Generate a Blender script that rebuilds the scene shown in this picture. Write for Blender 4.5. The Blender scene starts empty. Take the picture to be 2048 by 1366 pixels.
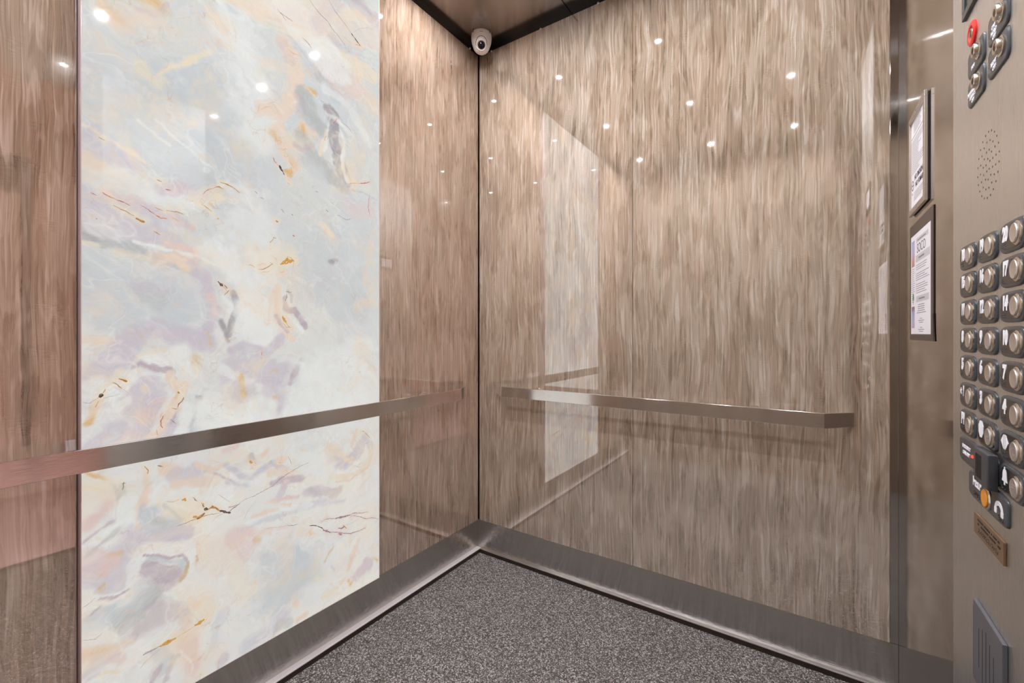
import bpy, bmesh, math, random
import numpy as np
from mathutils import Vector, Matrix

random.seed(7)
S = bpy.context.scene
COL = S.collection
PI = math.pi

# ------------------------------------------------------------------ node helper
def lin(r, g, b):
    f = lambda v: (v / 12.92 if v <= 0.04045 else ((v + 0.055) / 1.055) ** 2.4)
    return (f(r / 255), f(g / 255), f(b / 255), 1.0)

class NT:
    """tiny helper that wires shader nodes"""
    def __init__(s, name):
        s.m = bpy.data.materials.new(name); s.m.use_nodes = True
        s.t = s.m.node_tree; s.t.nodes.clear()
        s.out = s.t.nodes.new('ShaderNodeOutputMaterial')
    def n(s, kind, **kw):
        nd = s.t.nodes.new('ShaderNode' + kind)
        for k, v in kw.items():
            setattr(nd, k, v)
        return nd
    def put(s, sock, v):
        if v is None: return
        if isinstance(v, bpy.types.NodeSocket): s.t.links.new(v, sock)
        else: sock.default_value = v
    def math(s, op, a, b=None, c=None, clamp=False):
        nd = s.n('Math', operation=op, use_clamp=clamp)
        for i, v in enumerate((a, b, c)): s.put(nd.inputs[i], v)
        return nd.outputs[0]
    def add(s, a, b): return s.math('ADD', a, b)
    def mul(s, a, b): return s.math('MULTIPLY', a, b)
    def pos(s):
        g = s.n('NewGeometry'); x = s.n('SeparateXYZ'); s.put(x.inputs[0], g.outputs['Position'])
        return x.outputs
    def vec(s, x=0.0, y=0.0, z=0.0):
        nd = s.n('CombineXYZ')
        for i, v in enumerate((x, y, z)): s.put(nd.inputs[i], v)
        return nd.outputs[0]
    def noise(s, v, scale=1.0, detail=2.0, rough=0.5, dist=0.0, color=False):
        nd = s.n('TexNoise'); s.put(nd.inputs['Vector'], v)
        nd.inputs['Scale'].default_value = scale; nd.inputs['Detail'].default_value = detail
        nd.inputs['Roughness'].default_value = rough; nd.inputs['Distortion'].default_value = dist
        return nd.outputs['Color' if color else 0]
    def range(s, v, a, b, c=0.0, d=1.0, smooth=False):
        nd = s.n('MapRange'); nd.clamp = True
        if smooth: nd.interpolation_type = 'SMOOTHSTEP'
        s.put(nd.inputs[0], v)
        for i, q in enumerate((a, b, c, d)): s.put(nd.inputs[i + 1], q)
        return nd.outputs[0]
    def ramp(s, v, stops):
        nd = s.n('ValToRGB'); s.put(nd.inputs[0], v); e = nd.color_ramp.elements
        while len(e) < len(stops): e.new(0.5)
        for q, (p, c) in zip(e, stops): q.position = p; q.color = c
        return nd.outputs[0]
    def mix(s, f, a, b, blend='MIX'):
        nd = s.n('Mix', data_type='RGBA', blend_type=blend)
        s.put(nd.inputs[0], f); s.put(nd.inputs[6], a); s.put(nd.inputs[7], b)
        return nd.outputs[2]
    def bump(s, h, strength, dist=0.001, normal=None):
        nd = s.n('Bump'); nd.inputs['Strength'].default_value = strength; nd.inputs['Distance'].default_value = dist
        s.put(nd.inputs['Height'], h)
        if normal is not None: s.put(nd.inputs['Normal'], normal)
        return nd.outputs[0]
    def principled(s, **kw):
        nd = s.n('BsdfPrincipled')
        for k, v in kw.items(): s.put(nd.inputs[k.replace('_', ' ')], v)
        s.t.links.new(nd.outputs[0], s.out.inputs[0])
        return nd

def simple(name, col, rough=0.4, metal=0.0, var=0.06, scale=40.0, **kw):
    """plain coloured material with a little procedural tone variation"""
    N = NT(name)
    g = N.n('TexCoord')
    nz = N.noise(g.outputs['Object'], scale, 3.0)
    c = N.mix(N.range(nz, 0.3, 0.7, 0.0, 1.0), tuple(v * (1 - var) for v in col[:3]) + (1,), tuple(min(1, v * (1 + var)) for v in col[:3]) + (1,))
    N.principled(Base_Color=c, Roughness=rough, Metallic=metal, **kw)
    return N.m

# ------------------------------------------------------------------ materials
def wood_mat(name, axis, off=0.0, coat=1.0, tone=(1, 1, 1)):
    N = NT(name)
    X, Y, Z = N.pos()
    u = N.add(X if axis == 'X' else Y, off)
    w1 = N.noise(N.vec(N.mul(u, 5.0), N.mul(Z, 1.7), 3.1 + off), 1.0, 2.0)
    w2 = N.noise(N.vec(N.mul(u, 26.0), N.mul(Z, 6.5), 7.7), 1.0, 2.0)
    w3 = N.noise(N.vec(N.mul(u, 60.0), N.mul(Z, 16.0), 1.7), 1.0, 1.0)
    uu = N.add(N.add(u, N.mul(w1, 0.045)), N.add(N.mul(w2, 0.012), N.mul(w3, 0.0035)))
    A = N.noise(N.vec(N.mul(uu, 24.0), N.mul(Z, 0.9), 1.0), 1.0, 3.0, 0.55)
    jz = N.add(N.mul(Z, 6.0), N.mul(A, 2.2))
    D = N.noise(N.vec(N.mul(uu, 14.0), jz, 5.0), 1.0, 3.0, 0.6)         # cross figure, broken along the grain
    D2 = N.noise(N.vec(N.mul(uu, 55.0), N.mul(jz, 1.4), 15.0), 1.0, 2.0, 0.6)
    S1 = N.range(N.noise(N.vec(N.mul(uu, 150.0), N.mul(Z, 4.2), 2.0), 1.0, 1.5, 0.5), 0.45, 0.57, -0.9, 1.1, smooth=True)
    S2 = N.range(N.noise(N.vec(N.mul(uu, 62.0), N.mul(Z, 3.0), 12.0), 1.0, 2.0, 0.5), 0.38, 0.62, -1.0, 1.0, smooth=True)
    Cc = N.noise(N.vec(N.mul(uu, 520.0), N.mul(Z, 2.6), 4.0), 1.0, 2.0, 0.7)
    E = N.noise(N.vec(N.mul(u, 70.0), N.mul(Z, 420.0), 6.0), 1.0, 2.0, 0.6)
    Ef = N.mul(N.math('SUBTRACT', E, 0.5), N.range(N.noise(N.vec(N.mul(u, 18.0), N.mul(Z, 14.0), 9.0), 1.0, 2.0), 0.52, 0.70, 0.0, 0.3))
    amp = N.range(D2, 0.44, 0.54, 0.15, 1.0)
    v = N.add(0.53, N.mul(amp, N.add(N.mul(S1, 0.078), N.mul(S2, 0.045))))
    v = N.add(v, N.add(N.mul(N.math('SUBTRACT', A, 0.5), 0.15), N.mul(N.math('SUBTRACT', Cc, 0.5), 0.36)))
    v = N.add(v, N.add(N.mul(N.math('SUBTRACT', N.range(D, 0.46, 0.54, smooth=True), 0.5), 0.075), Ef))
    c = N.ramp(v, [(0.30, lin(112, 94, 77)), (0.43, lin(145, 126, 107)), (0.54, lin(168, 149, 130)), (0.66, lin(192, 176, 160)), (0.80, lin(216, 203, 191))])
    # tan-red drift
    h = N.noise(N.vec(N.mul(uu, 34.0), N.mul(Z, 3.0), 11.0), 1.0, 2.0)
    c = N.mix(N.range(h, 0.45, 0.60, 0.0, 0.28), c, N.mix(1.0, c, (0.98, 0.80, 0.72, 1), 'MULTIPLY'))
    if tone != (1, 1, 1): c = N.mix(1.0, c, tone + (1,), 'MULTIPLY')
    bn = N.bump(N.noise(N.vec(N.mul(u, 90.0), N.mul(Z, 24.0), 0.0), 1.0, 3.0), 0.03, 0.0006)
    N.principled(Base_Color=c, Roughness=0.5, Specular_IOR_Level=0.0, Coat_Weight=coat, Coat_Roughness=0.015, Coat_IOR=COAT_IOR, Coat_Normal=bn)
    return N.m

COAT_IOR = 3.9

def steel_mat(name, col, rough, brush='H', aniso=0.6, streak=0.25, bump=0.10, spread=0.0):
    """brushed stainless steel; the fine grooves run along the brushing and tip the normal across it"""
    N = NT(name)
    uv = N.n('UVMap', uv_map='UVMap')
    x = N.n('SeparateXYZ'); N.put(x.inputs[0], uv.outputs[0])
    a, b = (6.0, 900.0) if brush == 'H' else (900.0, 6.0)
    s1 = N.noise(N.vec(N.mul(x.outputs[0], a), N.mul(x.outputs[1], b), 0.0), 1.0, 3.0, 0.7)
    s2 = N.noise(N.vec(N.mul(x.outputs[0], 4.0), N.mul(x.outputs[1], 3.0), 5.0), 1.0, 2.0)
    c = N.mix(N.range(s1, 0.3, 0.7, 0.0, streak), col, tuple(v * 0.72 for v in col[:3]) + (1,))
    c = N.mix(N.range(s2, 0.3, 0.7, 0.0, 0.10), c, tuple(v * 0.8 for v in col[:3]) + (1,))
    r = N.range(s1, 0.25, 0.75, rough * 0.8, rough * 1.25)
    g = N.n('NewGeometry')
    fa, fb = (30.0, 6000.0) if brush == 'H' else (6000.0, 30.0)
    gr = N.math('SUBTRACT', N.noise(N.vec(N.mul(x.outputs[0], fa), N.mul(x.outputs[1], fb), 9.0), 1.0, 1.0, 0.5), 0.5)
    d = N.n('VectorMath', operation='CROSS_PRODUCT'); N.put(d.inputs[0], g.outputs['Normal']); d.inputs[1].default_value = (0, 0, 1)
    sc = N.n('VectorMath', operation='SCALE'); N.put(sc.inputs[3], N.mul(gr, spread * 4.0))
    if brush == 'H': sc.inputs[0].default_value = (0, 0, 1)
    else: N.put(sc.inputs[0], d.outputs[0])
    ad = N.n('VectorMath', operation='ADD'); N.put(ad.inputs[0], g.outputs['Normal']); N.put(ad.inputs[1], sc.outputs[0])
    nm = N.n('VectorMath', operation='NORMALIZE'); N.put(nm.inputs[0], ad.outputs[0])
    bn = N.bump(s1, bump, 0.0002, nm.outputs[0])
    tg = N.n('Tangent', direction_type='UV_MAP', uv_map='UVMap')
    N.principled(Base_Color=c, Metallic=1.0, Roughness=r, Anisotropic=aniso,
                 Anisotropic_Rotation=0.25 if brush == 'H' else 0.0, Tangent=tg.outputs[0], Normal=bn)
    return N.m

def carpet_mat():
    N = NT('carpet_grey_loop')
    X, Y, Z = N.pos()
    p = N.vec(X, Y, 0.0)
    vo = N.n('TexVoronoi', feature='F1'); N.put(vo.inputs['Vector'], p); vo.inputs['Scale'].default_value = 300.0
    sc = N.n('SeparateColor'); N.put(sc.inputs[0], vo.outputs['Color'])
    dist = vo.outputs['Distance']
    nz = N.noise(p, 120.0, 3.0)
    v = N.add(N.mul(sc.outputs[0], 0.85), N.mul(nz, 0.3))
    c = N.ramp(v, [(0.10, lin(76, 72, 70)), (0.45, lin(116, 110, 106)), (0.75, lin(164, 157, 152)), (1.0, lin(218, 211, 205))])
    c = N.mix(N.range(dist, 0.25, 0.75, 0.0, 0.75), c, lin(38, 35, 34))
    hh = N.math('SUBTRACT', 1.0, dist)
    big = N.noise(p, 7.0, 2.0)
    c = N.mix(N.range(big, 0.35, 0.7, 0.0, 0.15), c, lin(80, 76, 74))
    N.principled(Base_Color=c, Roughness=0.9, Normal=N.bump(hh, 0.9, 0.003), Specular_IOR_Level=0.2)
    return N.m

ONYX_GLOW = 0.80
def onyx_mat():
    N = NT('backlit_onyx')
    at = N.n('Attribute', attribute_name='stone')
    c = at.outputs['Color']
    X, Y, Z = N.pos()
    p = N.vec(0.0, Y, Z)
    wv = N.noise(p, 7.0, 3.0, 0.55, 0.6, color=True)
    vm = N.n('VectorMath', operation='SCALE'); N.put(vm.inputs[0], wv); vm.inputs[3].default_value = 0.16
    va = N.n('VectorMath', operation='ADD'); N.put(va.inputs[0], p); N.put(va.inputs[1], vm.outputs[0])
    q = va.outputs[0]
    a = N.noise(q, 22.0, 5.0, 0.62)            # cloudy wisps
    b = N.noise(q, 60.0, 3.0, 0.6)
    bands = N.math('ABSOLUTE', N.math('SUBTRACT', N.noise(q, 10.0, 2.0, 0.5), 0.5))
    c = N.mix(N.range(a, 0.35, 0.68, 0.12, 0.0), c, lin(198, 196, 200))
    c = N.mix(N.range(b, 0.52, 0.78, 0.0, 0.12), c, lin(244, 243, 238))
    c = N.mix(N.range(bands, 0.0, 0.012, 0.12, 0.0), c, lin(240, 236, 226))
    sq = N.n('SeparateXYZ'); N.put(sq.inputs[0], q)
    def flow(ang, sa, sb, seed):
        ca, sn = math.cos(ang), math.sin(ang)
        al = N.add(N.mul(sq.outputs[1], ca), N.mul(sq.outputs[2], sn)); ac = N.add(N.mul(sq.outputs[1], -sn), N.mul(sq.outputs[2], ca))
        return N.noise(N.vec(N.mul(al, sa), N.mul(ac, sb), seed), 1.0, 4.0, 0.6)
    fz = N.range(Z, 0.62, 0.80, smooth=True)
    fl = N.math('ADD', N.mul(flow(math.radians(-42), 4.0, 38.0, 1.0), fz), N.mul(flow(math.radians(24), 6.0, 44.0, 2.0), N.math('SUBTRACT', 1.0, fz)))
    big = N.noise(p, 5.0, 2.0)
    pa = N.range(big, 0.38, 0.62, 0.15, 1.0)
    c = N.mix(N.mul(N.range(fl, 0.53, 0.68), N.mul(pa, 0.34)), c, lin(240, 236, 228))
    c = N.mix(N.mul(N.range(fl, 0.48, 0.34), N.mul(pa, 0.30)), c, lin(206, 196, 194))
    warm = N.noise(q, 9.0, 5.0, 0.65)
    c = N.mix(N.range(warm, 0.51, 0.70, 0.0, 0.55), c, lin(238, 219, 194))
    wisp = N.noise(q, 30.0, 4.0, 0.7)
    c = N.mix(N.mul(N.range(wisp, 0.58, 0.78), 0.45), c, lin(226, 190, 150))
    vl = N.math('ABSOLUTE', N.math('SUBTRACT', N.noise(q, 15.0, 2.0, 0.5, 0.2), 0.5))
    vp = N.range(N.noise(p, 6.0, 3.0, 0.6), 0.52, 0.62)
    c = N.mix(N.mul(N.range(vl, 0.0, 0.009, 0.34, 0.0), vp), c, lin(206, 158, 104))
    vl2 = N.math('ABSOLUTE', N.math('SUBTRACT', N.noise(q, 9.0, 2.0, 0.5, 0.3), 0.5))
    c = N.mix(N.mul(N.range(vl2, 0.0, 0.022, 0.28, 0.0), N.range(big, 0.42, 0.58)), c, lin(245, 242, 234))
    hs = N.n('HueSaturation'); hs.inputs['Saturation'].default_value = 0.98; N.put(hs.inputs['Color'], c)
    gm = N.n('Gamma'); gm.inputs[1].default_value = 1.12; N.put(gm.inputs[0], hs.outputs[0])
    c = N.mix(1.0, gm.outputs[0], (1.02, 1.025, 1.04, 1), 'MULTIPLY')
    N.principled(Base_Color=N.mix(1.0, c, (0.12, 0.12, 0.12, 1), 'MULTIPLY'), Roughness=0.03, Specular_IOR_Level=0.5,
                 Emission_Color=c, Emission_Strength=ONYX_GLOW)
    return N.m

def vein_mat(key, rgb):
    N = NT('onyx_vein_' + key)
    g = N.pos(); nz = N.noise(N.vec(0.0, g[1], g[2]), 260.0, 3.0)
    c = N.mix(N.range(nz, 0.40, 0.68, 0.0, 0.55), lin(*rgb), lin(*[int(v + (232 - v) * 0.6) for v in rgb]))
    N.principled(Base_Color=N.mix(1.0, c, (0.12, 0.12, 0.12, 1), 'MULTIPLY'), Roughness=0.03, Emission_Color=c, Emission_Strength=ONYX_GLOW)
    return N.m

def emit(name, col, st):
    N = NT(name)
    g = N.n('TexCoord')
    c = N.mix(N.range(N.noise(g.outputs['Object'], 30.0), 0.3, 0.7, 0.0, 1.0), col, tuple(v * 0.97 for v in col[:3]) + (1,))
    e = N.n('Emission'); N.put(e.inputs[0], c); e.inputs[1].default_value = st
    N.t.links.new(e.outputs[0], N.out.inputs[0])
    return N.m

# ------------------------------------------------------------------ mesh helpers
def box(bm, x0, x1, y0, y1, z0, z1, bev=0.0, seg=2):
    r = bmesh.ops.create_cube(bm, size=1.0)
    vs = r['verts']
    for v in vs:
        v.co = Vector((x0 + (v.co.x + .5) * (x1 - x0), y0 + (v.co.y + .5) * (y1 - y0), z0 + (v.co.z + .5) * (z1 - z0)))
    if bev > 0:
        es = list({e for v in vs for e in v.link_edges})
        bmesh.ops.bevel(bm, geom=es, offset=bev, segments=seg, affect='EDGES', profile=0.5)

def prism(bm, pts, z0, z1, cham=0.0):
    """extrude a counter-clockwise outline from z0 to z1; cham rounds the front rim"""
    c = Vector((sum(p[0] for p in pts) / len(pts), sum(p[1] for p in pts) / len(pts)))
    def inset(d):
        out = []
        n = len(pts)
        for i in range(n):
            p0, p1, p2 = Vector(pts[i - 1]), Vector(pts[i]), Vector(pts[(i + 1) % n])
            a, b = (p1 - p0), (p2 - p1)
            na = Vector((-a.y, a.x)).normalized() if a.length > 1e-9 else Vector((0, 0))
            nb = Vector((-b.y, b.x)).normalized() if b.length > 1e-9 else Vector((0, 0))
            m = (na + nb)
            if m.length > 1e-6: m.normalize()
            out.append(p1 + m * d)
        return out
    rings = [(pts, z0)]
    if cham > 0:
        for k in range(4):
            t = k / 3 * PI / 2
            rings.append((inset(cham * (1 - math.cos(t))) if k else pts, z1 - cham + cham * math.sin(t)))
    else:
        rings.append((pts, z1))
    vr = [[bm.verts.new((p[0], p[1], z)) for p in ps] for ps, z in rings]
    n = len(pts)
    for a, b in zip(vr, vr[1:]):
        for i in range(n):
            bm.faces.new((a[i], a[(i + 1) % n], b[(i + 1) % n], b[i]))
    bm.faces.new(vr[-1]); bm.faces.new(list(reversed(vr[0])))

def superell(w, h, e=4.5, n=40, cx=0.0, cy=0.0):
    out = []
    for i in range(n):
        t = 2 * PI * i / n
        c, s = math.cos(t), math.sin(t)
        out.append((cx + w / 2 * math.copysign(abs(c) ** (2 / e), c), cy + h / 2 * math.copysign(abs(s) ** (2 / e), s)))
    return out

def rrect(w, h, r, cx=0.0, cy=0.0, n=5):
    out = []
    for qx, qy, a0 in ((1, 1, 0), (-1, 1, 90), (-1, -1, 180), (1, -1, 270)):
        for k in range(n + 1):
            a = math.radians(a0 + 90 * k / n)
            out.append((cx + qx * (w / 2 - r) + r * math.cos(a), cy + qy * (h / 2 - r) + r * math.sin(a)))
    return out

def lathe(bm, prof, seg=32, M=None, cap0=True, cap1=True):
    """prof: list of (radius, height) along local z"""
    rings = []
    for r, z in prof:
        ring = []
        for i in range(seg):
            t = 2 * PI * i / seg
            co = Vector((r * math.cos(t), r * math.sin(t), z))
            ring.append(bm.verts.new(M @ co if M else co))
        rings.append(ring)
    for a, b in zip(rings, rings[1:]):
        for i in range(seg):
            bm.faces.new((a[i], a[(i + 1) % seg], b[(i + 1) % seg], b[i]))
    if cap0: bm.faces.new(list(reversed(rings[0])))
    if cap1: bm.faces.new(rings[-1])

def bump_dot(bm, x, y, z, r, h):
    lathe(bm, [(r, z), (r * 0.75, z + h * 0.65), (r * 0.3, z + h)], 8, Matrix.Translation((x, y, 0)))

def add_uv(me, scale=1.0):
    uv = me.uv_layers.new(name='UVMap')
    for p in me.polygons:
        n = p.normal; ax = max(range(3), key=lambda i: abs(n[i]))
        for li in p.loop_indices:
            c = me.vertices[me.loops[li].vertex_index].co
            uv.data[li].uv = ((c.y, c.z) if ax == 0 else (c.x, c.z) if ax == 1 else (c.x, c.y))

def obj(name, bm, mat, parent=None, smooth=False, kind=None, label=None):
    me = bpy.data.meshes.new(name)
    bmesh.ops.recalc_face_normals(bm, faces=bm.faces[:])
    bm.to_mesh(me); bm.free()
    for m in (mat if isinstance(mat, (list, tuple)) else [mat]): me.materials.append(m)
    add_uv(me)
    if smooth:
        me.polygons.foreach_set('use_smooth', [True] * len(me.polygons))
        me.set_sharp_from_angle(angle=math.radians(38))
    o = bpy.data.objects.new(name, me); COL.objects.link(o)
    if parent is not None: o.parent = parent
    if kind: o['kind'] = kind
    if label: o['label'] = label
    return o

def thing(name, label, cat, loc=(0, 0, 0), M=None, group=None):
    o = bpy.data.objects.new(name, None); COL.objects.link(o)
    o.empty_display_size = 0.05
    if M is not None: o.matrix_world = M
    else: o.location = loc
    o['label'] = label; o['category'] = cat
    if group: o['group'] = group
    return o

def tag(o, label, cat, group=None):
    o['label'] = label; o['category'] = cat
    if group: o['group'] = group
    return o

def BM(): return bmesh.new()

def bx(*a, **k):
    b = BM(); box(b, *a, **k); return b

def text_bm(s, size, cx=0.0, cy=0.0, z=0.0, depth=0.0003, sx=1.0, bold=0.0):
    cu = bpy.data.curves.new('lettering', 'FONT'); cu.body = s; cu.size = size
    cu.align_x = 'CENTER'; cu.align_y = 'CENTER'; cu.extrude = depth / 2; cu.offset = bold
    cu.resolution_u = 3
    ob = bpy.data.objects.new('lettering', cu); COL.objects.link(ob)
    dg = bpy.context.evaluated_depsgraph_get()
    me = bpy.data.meshes.new_from_object(ob.evaluated_get(dg))
    COL.objects.unlink(ob); bpy.data.objects.remove(ob); bpy.data.curves.remove(cu)
    b = BM(); b.from_mesh(me); bpy.data.meshes.remove(me)
    for v in b.verts: v.co = Vector((cx + v.co.x * sx, cy + v.co.y, z + depth / 2 + v.co.z))
    return b

def join(dst, src):
    me = bpy.data.meshes.new('t'); src.to_mesh(me); src.free(); dst.from_mesh(me); bpy.data.meshes.remove(me)

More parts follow.
